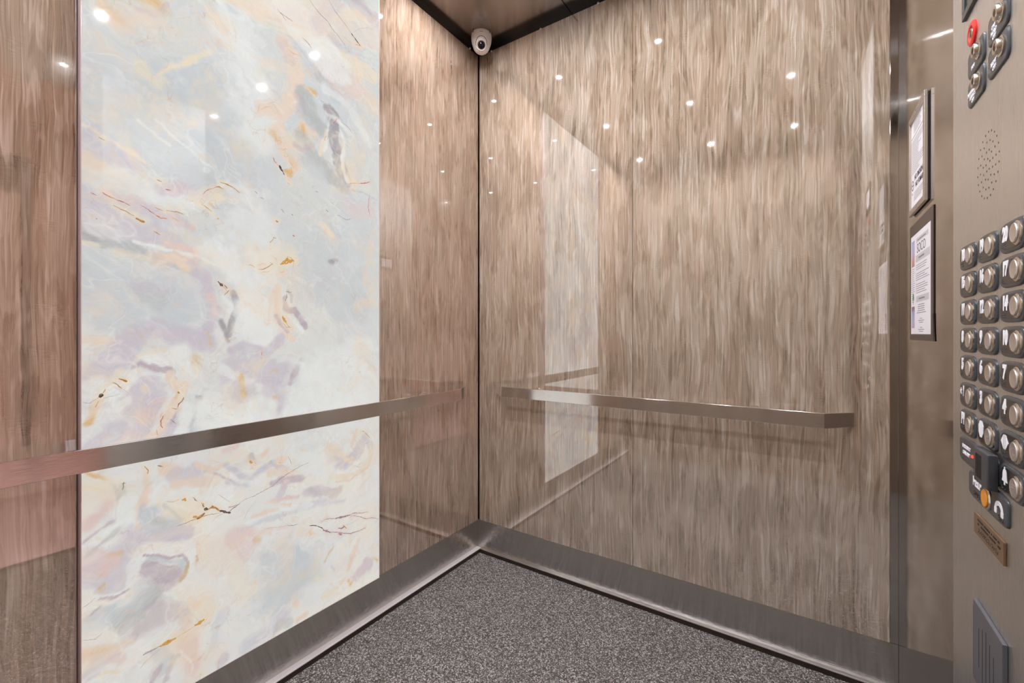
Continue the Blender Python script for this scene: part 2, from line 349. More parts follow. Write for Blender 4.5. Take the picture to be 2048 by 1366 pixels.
LED_POWER, LED_R, LOBBY_POWER, EXPOSURE = 4350.0, 0.012, 12.0, 0.0
STROKES = [
('g',95,0.85,60,[(49,1560),(142,1489),(257,1407)]),
('l',60,0.6,50,[(13,1605),(53,1594)]),
('b',46,0.9,22,[(156,1579),(229,1623),(246,1555),(213,1504)]),
('y',7,0.9,5,[(134,1604),(151,1629),(181,1648),(205,1679),(240,1720)]),
('y',14,0.6,14,[(96,1599),(114,1586),(130,1577)]),
('p',20,0.75,16,[(24,1711),(40,1689),(57,1688)]),
('o',9,0.6,10,[(46,1694),(58,1688)]),
('o',20,0.75,14,[(100,1767),(123,1763)]),
('m',4,0.6,3,[(85,1728),(114,1735),(130,1749),(144,1776)]),
('p',26,0.5,20,[(61,1680),(87,1706),(114,1728)]),
('w',60,0.8,40,[(292,1796),(342,1662),(356,1559)]),
('y',20,0.4,20,[(246,1807),(269,1795)]),
('p',14,0.5,14,[(229,1816),(257,1788),(266,1784)]),
('l',22,0.6,14,[(202,1781),(223,1757),(246,1719)]),
('p',22,0.75,16,[(428,1837),(454,1786),(451,1698),(410,1634),(366,1624)]),
('m',14,0.5,10,[(419,1828),(439,1796)]),
('p',45,0.6,30,[(469,1927),(567,1875),(640,1864)]),
('p',34,0.6,24,[(533,1796),(640,1823),(719,1801)]),
('m',22,0.75,14,[(669,2102),(709,2085),(740,2086)]),
('p',8,0.7,6,[(649,2082),(669,2061),(699,2058)]),
('b',16,0.8,10,[(442,1867),(482,1823),(542,1777),(589,1743)]),
('k',12,0.6,10,[(533,1788),(567,1773),(581,1756)]),
('m',16,0.5,12,[(559,1925),(621,1932)]),
('l',18,0.6,14,[(679,2017),(744,2054)]),
('w',14,0.7,8,[(554,1762),(640,1741),(719,1647)]),
('o',9,0.9,6,[(488,1729),(520,1732)]),
('y',9,0.7,6,[(485,1731),(517,1724)]),
('k',28,0.9,14,[(488,1707),(504,1664),(533,1624)]),
('m',16,0.5,10,[(469,1691),(479,1665)]),
('t',20,1,3,[(581,1668),(581,1606),(599,1549),(629,1498)]),
('t',12,0.9,4,[(559,1707),(589,1693)]),
('k',22,0.9,12,[(514,1541),(554,1503),(621,1480)]),
('g',26,0.7,18,[(488,1520),(533,1497)]),
('w',7,1,3,[(607,1652),(621,1620),(607,1562),(618,1518),(640,1495)]),
('w',6,0.9,4,[(559,1691),(589,1683),(621,1669)]),
('b',24,0.6,14,[(683,1617),(663,1536)]),
('b',9,0.8,6,[(614,1655),(629,1631)]),
('p',24,0.85,14,[(405,1575),(432,1548)]),
('p',16,0.8,12,[(485,1616),(517,1609)]),
('o',10,0.6,8,[(396,1561),(405,1543)]),
('o',10,0.85,8,[(482,1607),(485,1594)]),
('k',18,0.8,9,[(473,1577),(498,1569)]),
('m',6,0.7,4,[(454,1553),(477,1544),(509,1572)]),
('o',9,0.75,6,[(417,1526),(439,1516),(451,1491),(439,1458),(428,1465)]),
('p',14,0.5,10,[(459,1511),(462,1483)]),
('y',8,0.9,4,[(554,1632),(542,1584),(533,1554)]),
('w',4,0.9,3,[(571,1681),(559,1629),(547,1571)]),
('v',30,0.8,16,[(4,1412),(40,1390),(82,1386)]),
('y',4.5,0.8,3,[(1,1437),(40,1419),(80,1404),(114,1385)]),
('w',3,0.7,2.5,[(91,1480),(132,1456),(151,1446)]),
('w',3,0.7,2.5,[(123,1493),(171,1459),(213,1433),(234,1423)]),
('p',20,0.6,16,[(1,1357),(21,1352),(40,1351)]),
('w',26,0.7,18,[(28,1326),(69,1335),(132,1312),(192,1327)]),
('r',12,0.8,8,[(38,1297),(87,1292),(142,1277),(197,1258)]),
('v',16,0.7,8,[(87,1287),(132,1280),(156,1271)]),
('r',12,0.6,8,[(134,1340),(161,1345)]),
('r',16,0.5,10,[(181,1358),(204,1348)]),
('y',18,0.7,10,[(211,1334),(248,1359)]),
('y',10,0.6,8,[(257,1350),(305,1355)]),
('v',46,0.75,24,[(11,1261),(61,1240),(132,1208)]),
('t',10,0.8,5,[(-2,1230),(7,1206),(32,1198)]),
('b',5,0.9,3,[(-2,1249),(15,1217),(49,1205),(142,1195)]),
('y',4.5,0.95,2.5,[(-2,1192),(21,1191),(40,1195)]),
('k',11,0.8,6,[(32,1198),(87,1191),(142,1175),(197,1152)]),
('y',5,0.5,4,[(53,1179),(114,1171)]),
('s',8,0.9,4,[(142,1214),(176,1208),(204,1198)]),
('w',4,0.9,2.5,[(87,1207),(142,1198),(213,1191),(274,1167)]),
('p',16,0.8,8,[(121,1177),(151,1178),(186,1169)]),
('s',3.5,0.8,2,[(161,1194),(186,1183),(207,1172)]),
('w',30,0.9,20,[(234,1213),(292,1169),(330,1134)]),
('w',70,0.7,40,[(330,1321),(356,1150),(369,1068)]),
('y',30,0.45,20,[(336,1215),(432,1229),(454,1181)]),
('g',70,0.85,40,[(550,1262),(603,1174),(640,1096)]),
('g',30,0.7,20,[(501,1187),(533,1121)]),
('l',26,0.7,16,[(640,1390),(679,1382)]),
('s',26,0.35,16,[(640,1415),(709,1414)]),
('y',8,0.7,5,[(537,1341),(559,1326),(581,1317)]),
('t',8.5,1,4.5,[(574,1228),(589,1238)]),
('p',10,0.5,8,[(723,1306),(709,1219),(695,1167)]),
('p',12,0.4,10,[(669,1098),(709,1109)]),
('l',10,0.7,6,[(649,1475),(740,1473)]),
('k',3,0.5,2,[(631,1469),(689,1477),(744,1465)]),
('y',10,0.5,8,[(636,1520),(640,1501)]),
('b',60,0.8,30,[(24,1085),(114,1080),(171,1066)]),
('b',30,0.6,20,[(13,1147),(53,1119)]),
('l',5,0.8,3,[(46,1135),(80,1150),(132,1145),(181,1138),(207,1110),(218,1062),(207,1025)]),
('k',20,0.5,16,[(96,1101),(132,1081)]),
('v',16,0.5,10,[(96,1107),(132,1104)]),
('v',15,0.9,7,[(204,1171),(223,1136),(234,1100),(243,1069),(234,1025),(213,1006)]),
('s',12,0.7,8,[(240,1088),(246,1057)]),
('v',6,0.9,4,[(223,1146),(230,1135)]),
('v',22,0.9,10,[(59,968),(87,1006),(114,1018),(142,1006),(186,1003),(223,981)]),
('v',28,0.85,12,[(21,922),(49,952),(74,979)]),
('o',5,0.8,4,[(226,1007),(232,994),(234,975)]),
('o',9,0.55,6,[(201,945),(206,908)]),
('y',5,0.8,4,[(76,1016),(81,1012)]),
('w',16,0.9,8,[(114,944),(151,948),(176,958)]),
('y',6,0.6,4,[(87,945),(104,955),(142,965)]),
('w',22,0.9,10,[(123,926),(161,923),(192,915)]),
('p',12,0.6,8,[(1,989),(36,990)]),
('l',14,0.6,10,[(5,959),(28,969)]),
('t',9,1,2.5,[(288,1106),(298,1085),(297,1063),(285,1032),(276,1002)]),
('t',7,0.9,3,[(257,1038),(266,1013),(271,987)]),
('w',5,0.9,2,[(266,1096),(283,1075),(274,1045)]),
('l',7,0.9,3,[(314,1093),(309,1039),(292,997)]),
('w',40,0.9,16,[(330,1080),(336,1013),(356,986)]),
('p',8,0.9,5,[(407,1134),(399,1084),(402,1042),(419,1006),(442,988)]),
('p',6,0.5,4,[(389,1111),(380,1041)]),
('x',9,1,2.5,[(428,1100),(425,1074),(436,1068),(454,1069),(469,1043),(482,1021)]),
('m',5,0.9,2,[(399,1053),(410,1028),(431,1008)]),
('w',7,1,2.5,[(436,1097),(439,1083)]),
('w',5,1,2,[(436,1054),(448,1040),(463,1021),(476,1008)]),
('k',4,0.7,2,[(435,1124),(445,1112),(444,1092)]),
('v',12,0.85,6,[(286,961),(305,973),(330,959),(376,951),(396,971),(413,991)]),
('b',8,0.8,4,[(297,963),(307,955)]),
('v',38,0.8,16,[(292,915),(369,896),(425,892)]),
('v',30,0.75,12,[(305,855),(382,840),(403,802)]),
('v',22,0.7,10,[(336,784),(382,784)]),
('w',14,0.8,6,[(269,910),(292,895),(330,879)]),
('w',8,0.8,4,[(349,864),(356,822)]),
('l',10,0.7,5,[(323,960),(356,911)]),
('o',6,0.7,4,[(308,891),(312,867),(314,847)]),
('o',5,0.6,4,[(387,899),(399,901)]),
('o',5,0.8,3,[(391,826),(400,822)]),
('x',6,0.8,3,[(473,928),(460,904),(445,876),(439,855)]),
('s',8,0.6,5,[(389,790),(400,763)]),
('w',85,1,40,[(533,861),(621,853),(640,737)]),
('w',40,0.9,20,[(454,781),(533,800)]),
('w',30,0.8,20,[(621,950),(709,964)]),
('p',5,0.4,4,[(719,887),(751,876)]),
('v',38,0.9,16,[(100,883),(100,832),(132,770)]),
('s',22,0.7,10,[(114,819),(137,832)]),
('s',20,0.6,12,[(44,776),(78,774)]),
('v',18,0.7,8,[(9,762),(40,787),(53,796)]),
('v',16,0.8,6,[(132,827),(161,817)]),
('p',5,0.8,4,[(100,879),(104,871)]),
('w',9,0.95,4,[(69,886),(85,912),(118,918),(156,904)]),
('m',6,0.9,3,[(80,929),(96,936),(123,920),(151,916)]),
('m',4,0.8,2.5,[(118,932),(142,917),(163,900)]),
('p',8,0.9,4,[(151,907),(163,882),(163,864)]),
('v',18,0.8,8,[(40,931),(57,947)]),
('p',5,0.6,3,[(51,909),(58,930)]),
('w',14,0.8,8,[(9,897),(28,895),(49,872)]),
('o',4.5,0.75,3,[(25,862),(17,833),(10,816)]),
('y',9,0.5,5,[(28,874),(19,838)]),
('w',10,0.8,5,[(44,845),(69,853)]),
('p',11,0.95,5,[(183,882),(171,845),(156,833),(140,803),(127,773),(114,762)]),
('w',5,0.9,3,[(151,848),(134,815),(121,783)]),
('y',6,0.9,3,[(169,846),(177,871)]),
('o',4,0.7,3,[(163,852),(173,871)]),
('b',18,1,4,[(213,785),(234,775),(207,770)]),
('k',4,0.9,2,[(204,847),(215,840),(219,827),(204,805),(186,777)]),
('k',3.5,0.8,2,[(213,822),(232,794),(240,774),(237,759)]),
('m',7,0.8,3,[(206,834),(211,826)]),
('m',3,0.8,2,[(151,792),(163,817),(173,821)]),
('w',12,0.9,5,[(186,825),(181,790),(169,765)]),
('w',50,1,16,[(246,798),(292,778),(356,781)]),
('l',5,0.8,3,[(36,772),(51,783),(49,796)]),
('o',4,0.95,2.5,[(10,715),(22,704),(32,697),(44,689)]),
('k',6,0.7,3.5,[(46,684),(53,661),(58,648)]),
('y',5,0.7,4,[(1,688),(17,681),(32,667)]),
('k',5,0.7,3,[(69,650),(75,638)]),
('k',5,0.6,4,[(61,680),(65,657)]),
('v',7,0.6,4,[(28,710),(53,704)]),
('w',18,0.8,8,[(53,699),(78,686)]),
('s',15,0.75,8,[(4,603),(28,621),(40,638)]),
('m',5,0.8,3,[(1,573),(28,589),(49,597)]),
('w',8,0.9,4,[(4,559),(40,579),(61,598),(69,634)]),
('k',5,0.6,3,[(5,541),(36,565),(61,582),(71,589)]),
('w',4,0.8,2.5,[(7,524),(44,556),(74,574)]),
('v',8,0.8,5,[(100,618),(94,598)]),
('v',18,0.9,7,[(88,567),(123,545),(181,530)]),
('b',22,0.9,8,[(114,591),(132,568),(151,567)]),
('l',6,0.8,3,[(132,596),(156,571)]),
('k',8,0.7,5,[(130,574),(137,566)]),
('p',4.5,0.9,2.5,[(100,635),(91,621),(87,589),(92,571)]),
('p',7,0.7,4,[(104,685),(106,656),(101,629)]),
('w',6,0.8,3,[(114,637),(132,660)]),
('w',14,0.8,6,[(74,638),(76,582)]),
('y',11,0.7,5,[(151,590),(176,566),(202,555)]),
('k',3.5,0.6,2,[(137,612),(156,588),(171,560)]),
('w',26,0.7,10,[(142,634),(213,613),(269,596)]),
('w',16,0.7,7,[(213,584),(257,570)]),
('p',13,0.8,6,[(140,693),(161,675)]),
('v',16,0.7,6,[(156,665),(197,666),(213,643)]),
('p',14,0.7,6,[(161,648),(213,637),(246,637)]),
('v',7,0.8,3,[(197,684),(223,668),(257,659)]),
('p',7,0.8,3,[(207,682),(240,663),(269,666)]),
('m',3,0.7,2,[(246,653),(269,634),(286,616)]),
('s',7,0.8,4,[(271,702),(298,705)]),
('p',6,0.8,3,[(274,646),(290,648)]),
('p',6,0.7,4,[(362,670),(376,681)]),
('y',9,0.7,5,[(327,668),(342,648)]),
('m',6,0.7,3,[(332,675),(337,665)]),
('z',7,0.9,3,[(274,665),(305,631),(336,616),(356,631),(389,639),(425,616),(469,616)]),
('w',5,0.8,2.5,[(271,646),(311,606),(349,603),(376,619)]),
('z',6,0.7,3,[(274,620),(305,605),(323,599)]),
('k',4,0.6,3,[(382,645),(403,626)]),
('p',9,0.7,4,[(382,617),(410,610),(447,600)]),
('m',10,0.8,4,[(389,587),(425,582),(469,580)]),
('s',6,0.8,3,[(419,565),(428,577)]),
('p',6,0.8,3,[(403,647),(439,646)]),
('p',18,0.7,10,[(559,641),(640,590)]),
('v',18,0.8,7,[(576,598),(621,579),(663,601),(679,631)]),
('p',8,0.8,4,[(618,596),(644,586)]),
('p',7,0.7,4,[(649,637),(669,680)]),
('v',16,0.7,6,[(699,652),(719,623)]),
('y',6,0.8,3,[(719,623),(715,581),(695,543),(621,543),(567,553)]),
('p',4,0.8,2,[(729,595),(709,548),(640,525),(589,536)]),
('w',40,0.8,16,[(501,661),(550,581),(469,646)]),
('x',14,0.55,7,[(491,530),(533,524),(576,503),(603,506)]),
('k',10,0.4,6,[(501,533),(533,508)]),
('v',12,0.6,6,[(410,546),(425,563)]),
('z',9,0.7,5,[(469,491),(533,485),(621,466)]),
('s',6,0.8,3,[(389,539),(425,533),(462,526)]),
('p',5,0.7,3,[(382,538),(439,508)]),
('p',7,0.8,4,[(340,511),(369,511),(396,508)]),
('w',8,0.8,4,[(330,497),(410,497),(501,488)]),
('z',7,0.7,4,[(317,482),(369,490),(454,482)]),
('s',28,0.6,14,[(292,471),(330,443),(317,429)]),
('o',6,0.7,5,[(341,438),(353,441)]),
('p',10,0.6,6,[(356,454),(382,455)]),
('p',14,0.6,8,[(469,418),(493,409)]),
('o',5,0.6,4,[(507,403),(517,398)]),
('p',40,0.4,24,[(234,462),(280,405)]),
('b',60,0.8,30,[(410,348),(485,300),(410,277)]),
('w',36,0.7,20,[(292,360),(280,288)]),
('y',30,0.4,20,[(292,373),(317,322)]),
('v',30,0.75,14,[(17,499),(57,492),(49,468)]),
('v',24,0.7,12,[(78,548),(61,533)]),
('o',8,0.7,5,[(50,525),(61,529)]),
('o',5,0.7,4,[(27,465),(33,468)]),
('s',12,0.7,8,[(36,506),(53,515)]),
('s',24,0.5,12,[(17,530),(32,513)]),
('x',20,0.8,5,[(116,471),(127,449),(151,438),(161,445)]),
('x',18,0.7,6,[(130,430),(142,419),(156,430)]),
('k',20,0.8,9,[(114,409),(91,393),(61,381)]),
('g',20,0.8,9,[(49,393),(87,412),(100,433)]),
('x',34,0.6,16,[(132,360),(161,327),(114,341)]),
('k',12,0.7,6,[(65,362),(87,373)]),
('w',8,0.95,4,[(80,470),(87,495),(114,506),(156,497)]),
('b',7,0.9,3,[(114,491),(142,475),(171,464),(179,443)]),
('m',2.8,0.9,1.6,[(106,503),(127,495),(146,481),(161,480),(173,480),(185,456)]),
('m',2.5,0.8,1.5,[(109,477),(118,480),(137,465),(163,454)]),
('n',4,0.8,2.5,[(185,452),(181,434),(171,417)]),
('p',5,0.7,3,[(202,500),(208,467),(204,438)]),
('w',7,0.8,3,[(197,478),(196,436)]),
('n',3,0.6,2,[(204,462),(207,449)]),
('w',5,0.95,2.5,[(22,449),(40,440),(61,438),(75,445),(80,470)]),
('m',3,0.8,2,[(27,443),(53,433),(76,439)]),
('b',10,0.7,5,[(13,412),(44,411)]),
('m',3,0.7,2,[(13,418),(28,425)]),
('w',4,0.8,2,[(1,372),(21,366),(40,376)]),
('l',14,0.7,7,[(5,396),(28,393)]),
('p',13,0.9,7,[(-2,341),(28,333),(61,319),(100,306)]),
('o',7,0.5,5,[(-2,341),(36,328)]),
('w',26,0.8,12,[(53,294),(96,284),(123,308),(142,305)]),
('s',10,0.6,6,[(40,309),(61,294)]),
('v',16,0.6,8,[(13,298),(24,306)]),
('w',20,0.8,10,[(69,245),(96,245)]),
('y',3,0.7,2,[(28,283),(44,281),(61,267)]),
('s',20,0.8,9,[(186,259),(197,223),(197,192)]),
('p',9,0.8,5,[(197,356),(204,338)]),
('y',22,0.5,10,[(213,336),(234,312)]),
('p',16,0.5,8,[(181,316),(197,271)]),
('b',16,0.8,7,[(132,273),(146,236),(127,224)]),
('x',6,0.8,4,[(156,230),(146,212),(142,198)]),
('w',3,0.9,1.8,[(171,250),(189,217),(196,199),(192,183)]),
('k',5,0.7,3,[(156,245),(166,241)]),
('m',4,0.7,3,[(114,205),(123,227),(132,239)]),
('l',14,0.8,7,[(240,221),(246,256),(269,288)]),
('v',8,0.7,5,[(257,161),(271,177)]),
('w',14,0.9,6,[(218,222),(223,256)]),
('z',26,0.8,12,[(330,169),(382,177),(410,192)]),
('p',10,0.9,6,[(462,164),(488,168)]),
('p',7,0.7,5,[(451,221),(457,210)]),
('p',8,0.9,5,[(607,206),(621,207)]),
('r',20,0.8,9,[(663,204),(709,217)]),
('p',8,0.8,5,[(631,235),(649,276),(669,318)]),
('y',12,0.7,6,[(550,197),(585,189)]),
('o',4,0.8,3,[(736,226),(751,216)]),
('o',6,0.8,4,[(632,194),(640,182)]),
('n',5,0.5,3,[(547,300),(559,314),(578,334)]),
('y',6,0.5,4,[(603,311),(621,336)]),
('k',3,0.5,2,[(571,274),(581,260)]),
('p',7,0.6,4,[(640,321),(644,344)]),
('k',14,0.5,8,[(410,178),(432,173)]),
]
VEINS = [
('br',1.3,[(403,1918),(410,1913),(429,1911),(447,1909)]),
('br',1.1,[(410,1913),(419,1908),(428,1899)]),
('dk',1.2,[(498,2006),(512,1994),(533,1983),(559,1975),(576,1961),(594,1952),(621,1935)]),
('br',1.1,[(559,2049),(585,2023),(621,2003),(644,1987)]),
('dk',3,[(644,1987),(657,1978),(669,1971),(679,1965)]),
('or',2,[(659,1959),(671,1962),(683,1964)]),
('tn',0.9,[(653,1992),(665,2009),(683,2024),(709,2042),(740,2052)]),
('tn',1.4,[(610,1961),(629,1956),(651,1952)]),
('tn',0.8,[(683,1964),(703,1959),(719,1951)]),
('tn',0.8,[(693,1898),(715,1884),(740,1865)]),
('tn',0.7,[(723,1922),(744,1898)]),
('br',1.7,[(477,1879),(488,1875),(498,1870),(506,1864)]),
('or',1,[(439,1821),(448,1818),(457,1817)]),
('or',0.8,[(433,1822),(442,1818),(469,1821)]),
('or',1.2,[(488,1732),(501,1730)]),
('or',1,[(359,1618),(372,1629),(382,1635)]),
('or',0.8,[(349,1605),(352,1619),(353,1632)]),
('tn',0.9,[(380,1643),(393,1653),(405,1651)]),
('pk',0.9,[(581,1777),(594,1777),(608,1768),(621,1761)]),
('ol',1,[(533,1719),(547,1717)]),
('ol',1,[(554,1706),(573,1708),(589,1705),(614,1682)]),
('rd',1.5,[(578,1665),(585,1674),(592,1686)]),
('br',1,[(607,1682),(631,1676),(649,1660)]),
('ol',0.8,[(621,1616),(634,1609)]),
('rd',2,[(391,1497),(395,1487),(400,1483)]),
('or',1.4,[(400,1483),(405,1478),(409,1475)]),
('bk',3,[(409,1479),(412,1470),(419,1464)]),
('bk',2.4,[(419,1464),(423,1456)]),
('or',1,[(410,1528),(419,1526),(428,1534)]),
('or',1,[(419,1512),(428,1509),(435,1517)]),
('or',1.2,[(436,1504),(445,1492),(454,1483)]),
('or',1.2,[(442,1485),(445,1472),(436,1457),(428,1458)]),
('or',0.8,[(432,1448),(442,1440)]),
('or',1.8,[(549,1599),(550,1609),(555,1618)]),
('oc',2,[(257,1388),(271,1388),(283,1385),(295,1379),(305,1374)]),
('oc',2.4,[(246,1373),(255,1376),(260,1374),(265,1373)]),
('rd',1,[(218,1348),(227,1358),(237,1367),(246,1372)]),
('ro',1.5,[(31,1304),(40,1299),(49,1295)]),
('rd',1.4,[(49,1295),(61,1292),(69,1290),(78,1286)]),
('oc',1.7,[(50,1281),(61,1275),(71,1271),(80,1267),(85,1265)]),
('oc',3.8,[(88,1260),(94,1257),(104,1255)]),
('oc',1.2,[(119,1238),(126,1235),(132,1231)]),
('rd',1.2,[(96,1292),(111,1284),(121,1277),(132,1273)]),
('ro',1.5,[(125,1275),(134,1271),(146,1271)]),
('oc',1.4,[(121,1293),(129,1291),(137,1288)]),
('oc',1.5,[(145,1291),(156,1291),(169,1292),(179,1288)]),
('or',0.9,[(156,1277),(165,1273),(173,1269)]),
('oc',1,[(215,1323),(226,1318),(239,1309)]),
('oc',1.5,[(27,1418),(32,1416),(36,1415)]),
('oc',2.2,[(125,1358),(130,1356),(136,1355)]),
('or',3,[(251,1296),(255,1294)]),
('dk',2,[(22,1246),(24,1245)]),
('rd',2,[(142,1340),(153,1340)]),
('rd',1.2,[(13,1298),(23,1294)]),
('rd',2.2,[(675,1503),(699,1511),(719,1521)]),
('or',1.6,[(634,1490),(655,1499),(679,1504)]),
('or',1.5,[(646,1478),(659,1471)]),
('rd',1.4,[(717,1476),(713,1449),(711,1432),(719,1403)]),
('br',1,[(589,1381),(608,1377),(625,1371),(644,1378)]),
('br',2.5,[(554,1387),(561,1382)]),
('br',2.5,[(444,1350),(448,1346)]),
('oc',3,[(398,1322),(405,1318)]),
('rd',4,[(447,1289),(453,1286)]),
('oc',1.3,[(382,1255),(389,1265),(393,1274)]),
('br',1,[(389,1273),(400,1271)]),
('dk',1.2,[(356,1376),(366,1373)]),
('dk',0.9,[(342,1389),(349,1383)]),
('dk',1,[(413,1357),(422,1349)]),
('br',1.5,[(519,1436),(527,1434)]),
('br',1,[(571,1417),(581,1409)]),
('oc',1,[(429,1437),(439,1434)]),
('oc',1,[(327,1188),(335,1188),(342,1182)]),
('oc',1.6,[(353,1178),(366,1181),(378,1188),(389,1199)]),
('or',1,[(352,1190),(362,1196),(372,1193)]),
('oc',1,[(382,1202),(391,1195)]),
('or',0.8,[(356,1170),(382,1177)]),
('am',5,[(410,1198),(419,1204),(429,1214),(433,1222)]),
('am',5.5,[(429,1217),(441,1212),(451,1215)]),
('am',3,[(425,1202),(435,1209),(447,1217)]),
('oc',1.2,[(431,1226),(442,1221),(454,1213)]),
('or',1,[(410,1176),(422,1181)]),
('or',0.9,[(447,1195),(451,1215)]),
('ol',2,[(428,1124),(439,1122),(444,1124)]),
('am',4,[(417,1053),(422,1042),(428,1035)]),
('or',2,[(425,1042),(431,1028),(439,1021)]),
('oc',1,[(419,1035),(429,1021),(442,1022)]),
('dk',4.5,[(252,1137),(257,1131),(263,1125)]),
('or',1.5,[(262,1126),(269,1120),(274,1112)]),
('ol',2.2,[(278,1116),(273,1109),(267,1102)]),
('dk',1.5,[(267,1128),(274,1120)]),
('br',1.4,[(431,1117),(429,1107),(426,1097)]),
('oc',2.6,[(59,906),(66,903),(73,898)]),
('oc',1.6,[(48,898),(53,896),(59,889),(64,884)]),
('dk',5,[(27,869),(31,873),(32,876)]),
('oc',1.6,[(32,875),(35,881),(37,886)]),
('oc',1.2,[(28,870),(23,867)]),
('or',1.6,[(26,862),(21,849)]),
('tn',0.9,[(32,867),(46,869),(61,873)]),
('m2',1.2,[(1,862),(13,859),(22,866)]),
('tn',0.7,[(64,884),(76,873)]),
('oc',3,[(167,866),(169,861)]),
('or',1,[(172,883),(177,877)]),
('br',1.8,[(179,852),(175,843),(169,836),(166,828)]),
('oc',1.4,[(155,829),(163,825),(168,826)]),
('ro',2,[(138,813),(134,802),(134,792),(137,785)]),
('or',1.2,[(137,820),(132,810)]),
('br',0.9,[(125,782),(128,770)]),
('rd',1.3,[(359,953),(361,943)]),
('rd',1,[(358,939),(359,932)]),
('br',0.9,[(151,803),(163,790)]),
('oc',3.2,[(103,705),(106,700)]),
('oc',2,[(106,700),(110,693),(109,686)]),
('ol',2.5,[(128,700),(138,695)]),
('ol',1.6,[(68,679),(66,669),(65,662)]),
('ol',1.2,[(63,676),(71,676)]),
('am',4.5,[(328,662),(335,655)]),
('or',1.5,[(342,656),(345,650)]),
('oc',1.2,[(433,650),(439,638),(444,626)]),
('oc',1.4,[(687,678),(703,665),(719,646)]),
('or',0.9,[(646,677),(655,676)]),
('or',1,[(405,638),(419,637)]),
('m2',1,[(695,631),(709,632),(719,643)]),
('am',5,[(198,558),(206,555)]),
('am',3,[(204,553),(215,554),(223,557)]),
('br',2.6,[(205,549),(215,552),(223,559)]),
('dk',4.5,[(221,570),(230,565)]),
('oc',3.5,[(230,565),(239,568),(248,563),(255,554)]),
('dk',3.8,[(255,554),(264,550),(271,544)]),
('dk',5,[(271,545),(282,539)]),
('br',3,[(218,581),(221,574)]),
('or',2,[(216,586),(222,580)]),
('br',1.5,[(276,556),(288,554),(298,554)]),
('rb',1.2,[(164,547),(179,548),(202,551),(229,552),(257,547)]),
('rb',1.6,[(280,544),(292,551),(305,556)]),
('rb',1.1,[(302,558),(319,563),(342,565),(365,572),(389,578),(413,593),(432,600),(457,608),(477,614),(498,617)]),
('am',3.5,[(175,605),(180,606),(183,601)]),
('br',1.5,[(198,606),(203,598),(207,593)]),
('tn',1,[(252,597),(266,582),(280,568)]),
('tn',1,[(142,613),(156,607),(169,609)]),
('tn',0.8,[(313,507),(324,530),(333,540),(344,550)]),
('tn',0.8,[(240,533),(249,540),(266,544)]),
('ol',0.8,[(330,638),(336,643)]),
('pk',1,[(369,465),(389,462),(405,456)]),
('pk',0.7,[(405,456),(432,452)]),
('dk',1,[(432,453),(447,446),(463,445)]),
('dk',2.2,[(499,427),(512,423),(524,417)]),
('dk',2.2,[(524,417),(538,407),(547,395)]),
('mr',3,[(544,397),(559,387),(571,379)]),
('mr',2,[(567,382),(594,372),(612,362),(640,350),(663,347),(683,346),(703,347)]),
('mr',4,[(598,366),(610,358)]),
('mr',3.2,[(596,384),(607,379),(618,381)]),
('oc',1.6,[(614,387),(621,378),(629,371)]),
('mr',1.5,[(538,425),(550,427),(567,425),(585,418)]),
('mr',4,[(585,418),(612,414),(640,411)]),
('mr',1.6,[(640,411),(655,412),(667,411)]),
('mr',1.5,[(655,410),(683,403),(711,397)]),
('mr',1.5,[(640,409),(663,399),(683,389),(703,376),(729,371),(755,357)]),
('m2',0.9,[(625,383),(649,381),(671,387)]),
('am',4.5,[(131,281),(142,283),(153,283),(163,283)]),
('m2',3,[(100,281),(112,282),(121,282)]),
('br',1.2,[(114,280),(125,282),(132,283)]),
('am',4.5,[(202,291),(212,293),(222,296)]),
('tn',1,[(96,255),(109,265),(121,271),(132,277)]),
('or',0.8,[(163,283),(181,286),(200,290)]),
('m2',1.2,[(0,437),(11,442),(21,449)]),
('m2',1,[(1,371),(21,363),(32,370)]),
]
# ------------------------------------------------------------------ materials in use
M_WOOD_R = wood_mat('veneer_right_wall', 'X', 0.0)
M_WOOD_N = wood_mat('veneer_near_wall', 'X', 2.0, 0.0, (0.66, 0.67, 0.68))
M_WOOD_L = wood_mat('veneer_left_wall', 'Y', 4.3, 1.0, (0.88, 0.80, 0.77))  # redder, darker tint: warm, dimmer light on this wall put into the colour
M_STEEL = steel_mat('brushed_steel_horizontal', (0.62, 0.59, 0.56, 1), 0.10, 'H', 0.5, 0.15, 0.03, 0.32)
M_RAIL = steel_mat('brushed_steel_rail', (0.90, 0.88, 0.87, 1), 0.12, 'H', 0.7, 0.08, 0.03, 0.11)
M_RETURN = steel_mat('polished_steel_return', (0.56, 0.53, 0.50, 1), 0.07, 'V', 0.0, 0.15, 0.01, 0.02)
M_TRIM = steel_mat('steel_corner_trim', (0.60, 0.57, 0.54, 1), 0.07, 'V', 0.2, 0.15, 0.02, 0.05)
M_FACE = steel_mat('satin_steel_faceplate', (0.78, 0.77, 0.74, 1), 0.30, 'V', 0.3, 0.2, 0.04, 0.06)
M_LEDGE = steel_mat('light_metal_ledge', (0.93, 0.90, 0.90, 1), 0.30, 'H', 0.2, 0.1, 0.03)
M_LEDGE_L = simple('pale_ledge_laminate', lin(196, 190, 190), 0.4, 0.0, 0.04, 9.0)
M_CEIL = steel_mat('dark_steel_ceiling', (0.36, 0.31, 0.28, 1), 0.22, 'H', 0.4, 0.15, 0.04)
M_FRAME = steel_mat('satin_frame_metal', (0.62, 0.57, 0.51, 1), 0.30, 'V', 0.2, 0.15, 0.03)
M_BLACK = simple('black_reveal', (0.006, 0.006, 0.007, 1), 0.18)
M_DARK = simple('dark_backing', (0.02, 0.018, 0.017, 1), 0.6)
M_CARPET = carpet_mat()
M_KICK = simple('dark_bronze_kick', lin(58, 48, 40), 0.3, 0.4, 0.08)
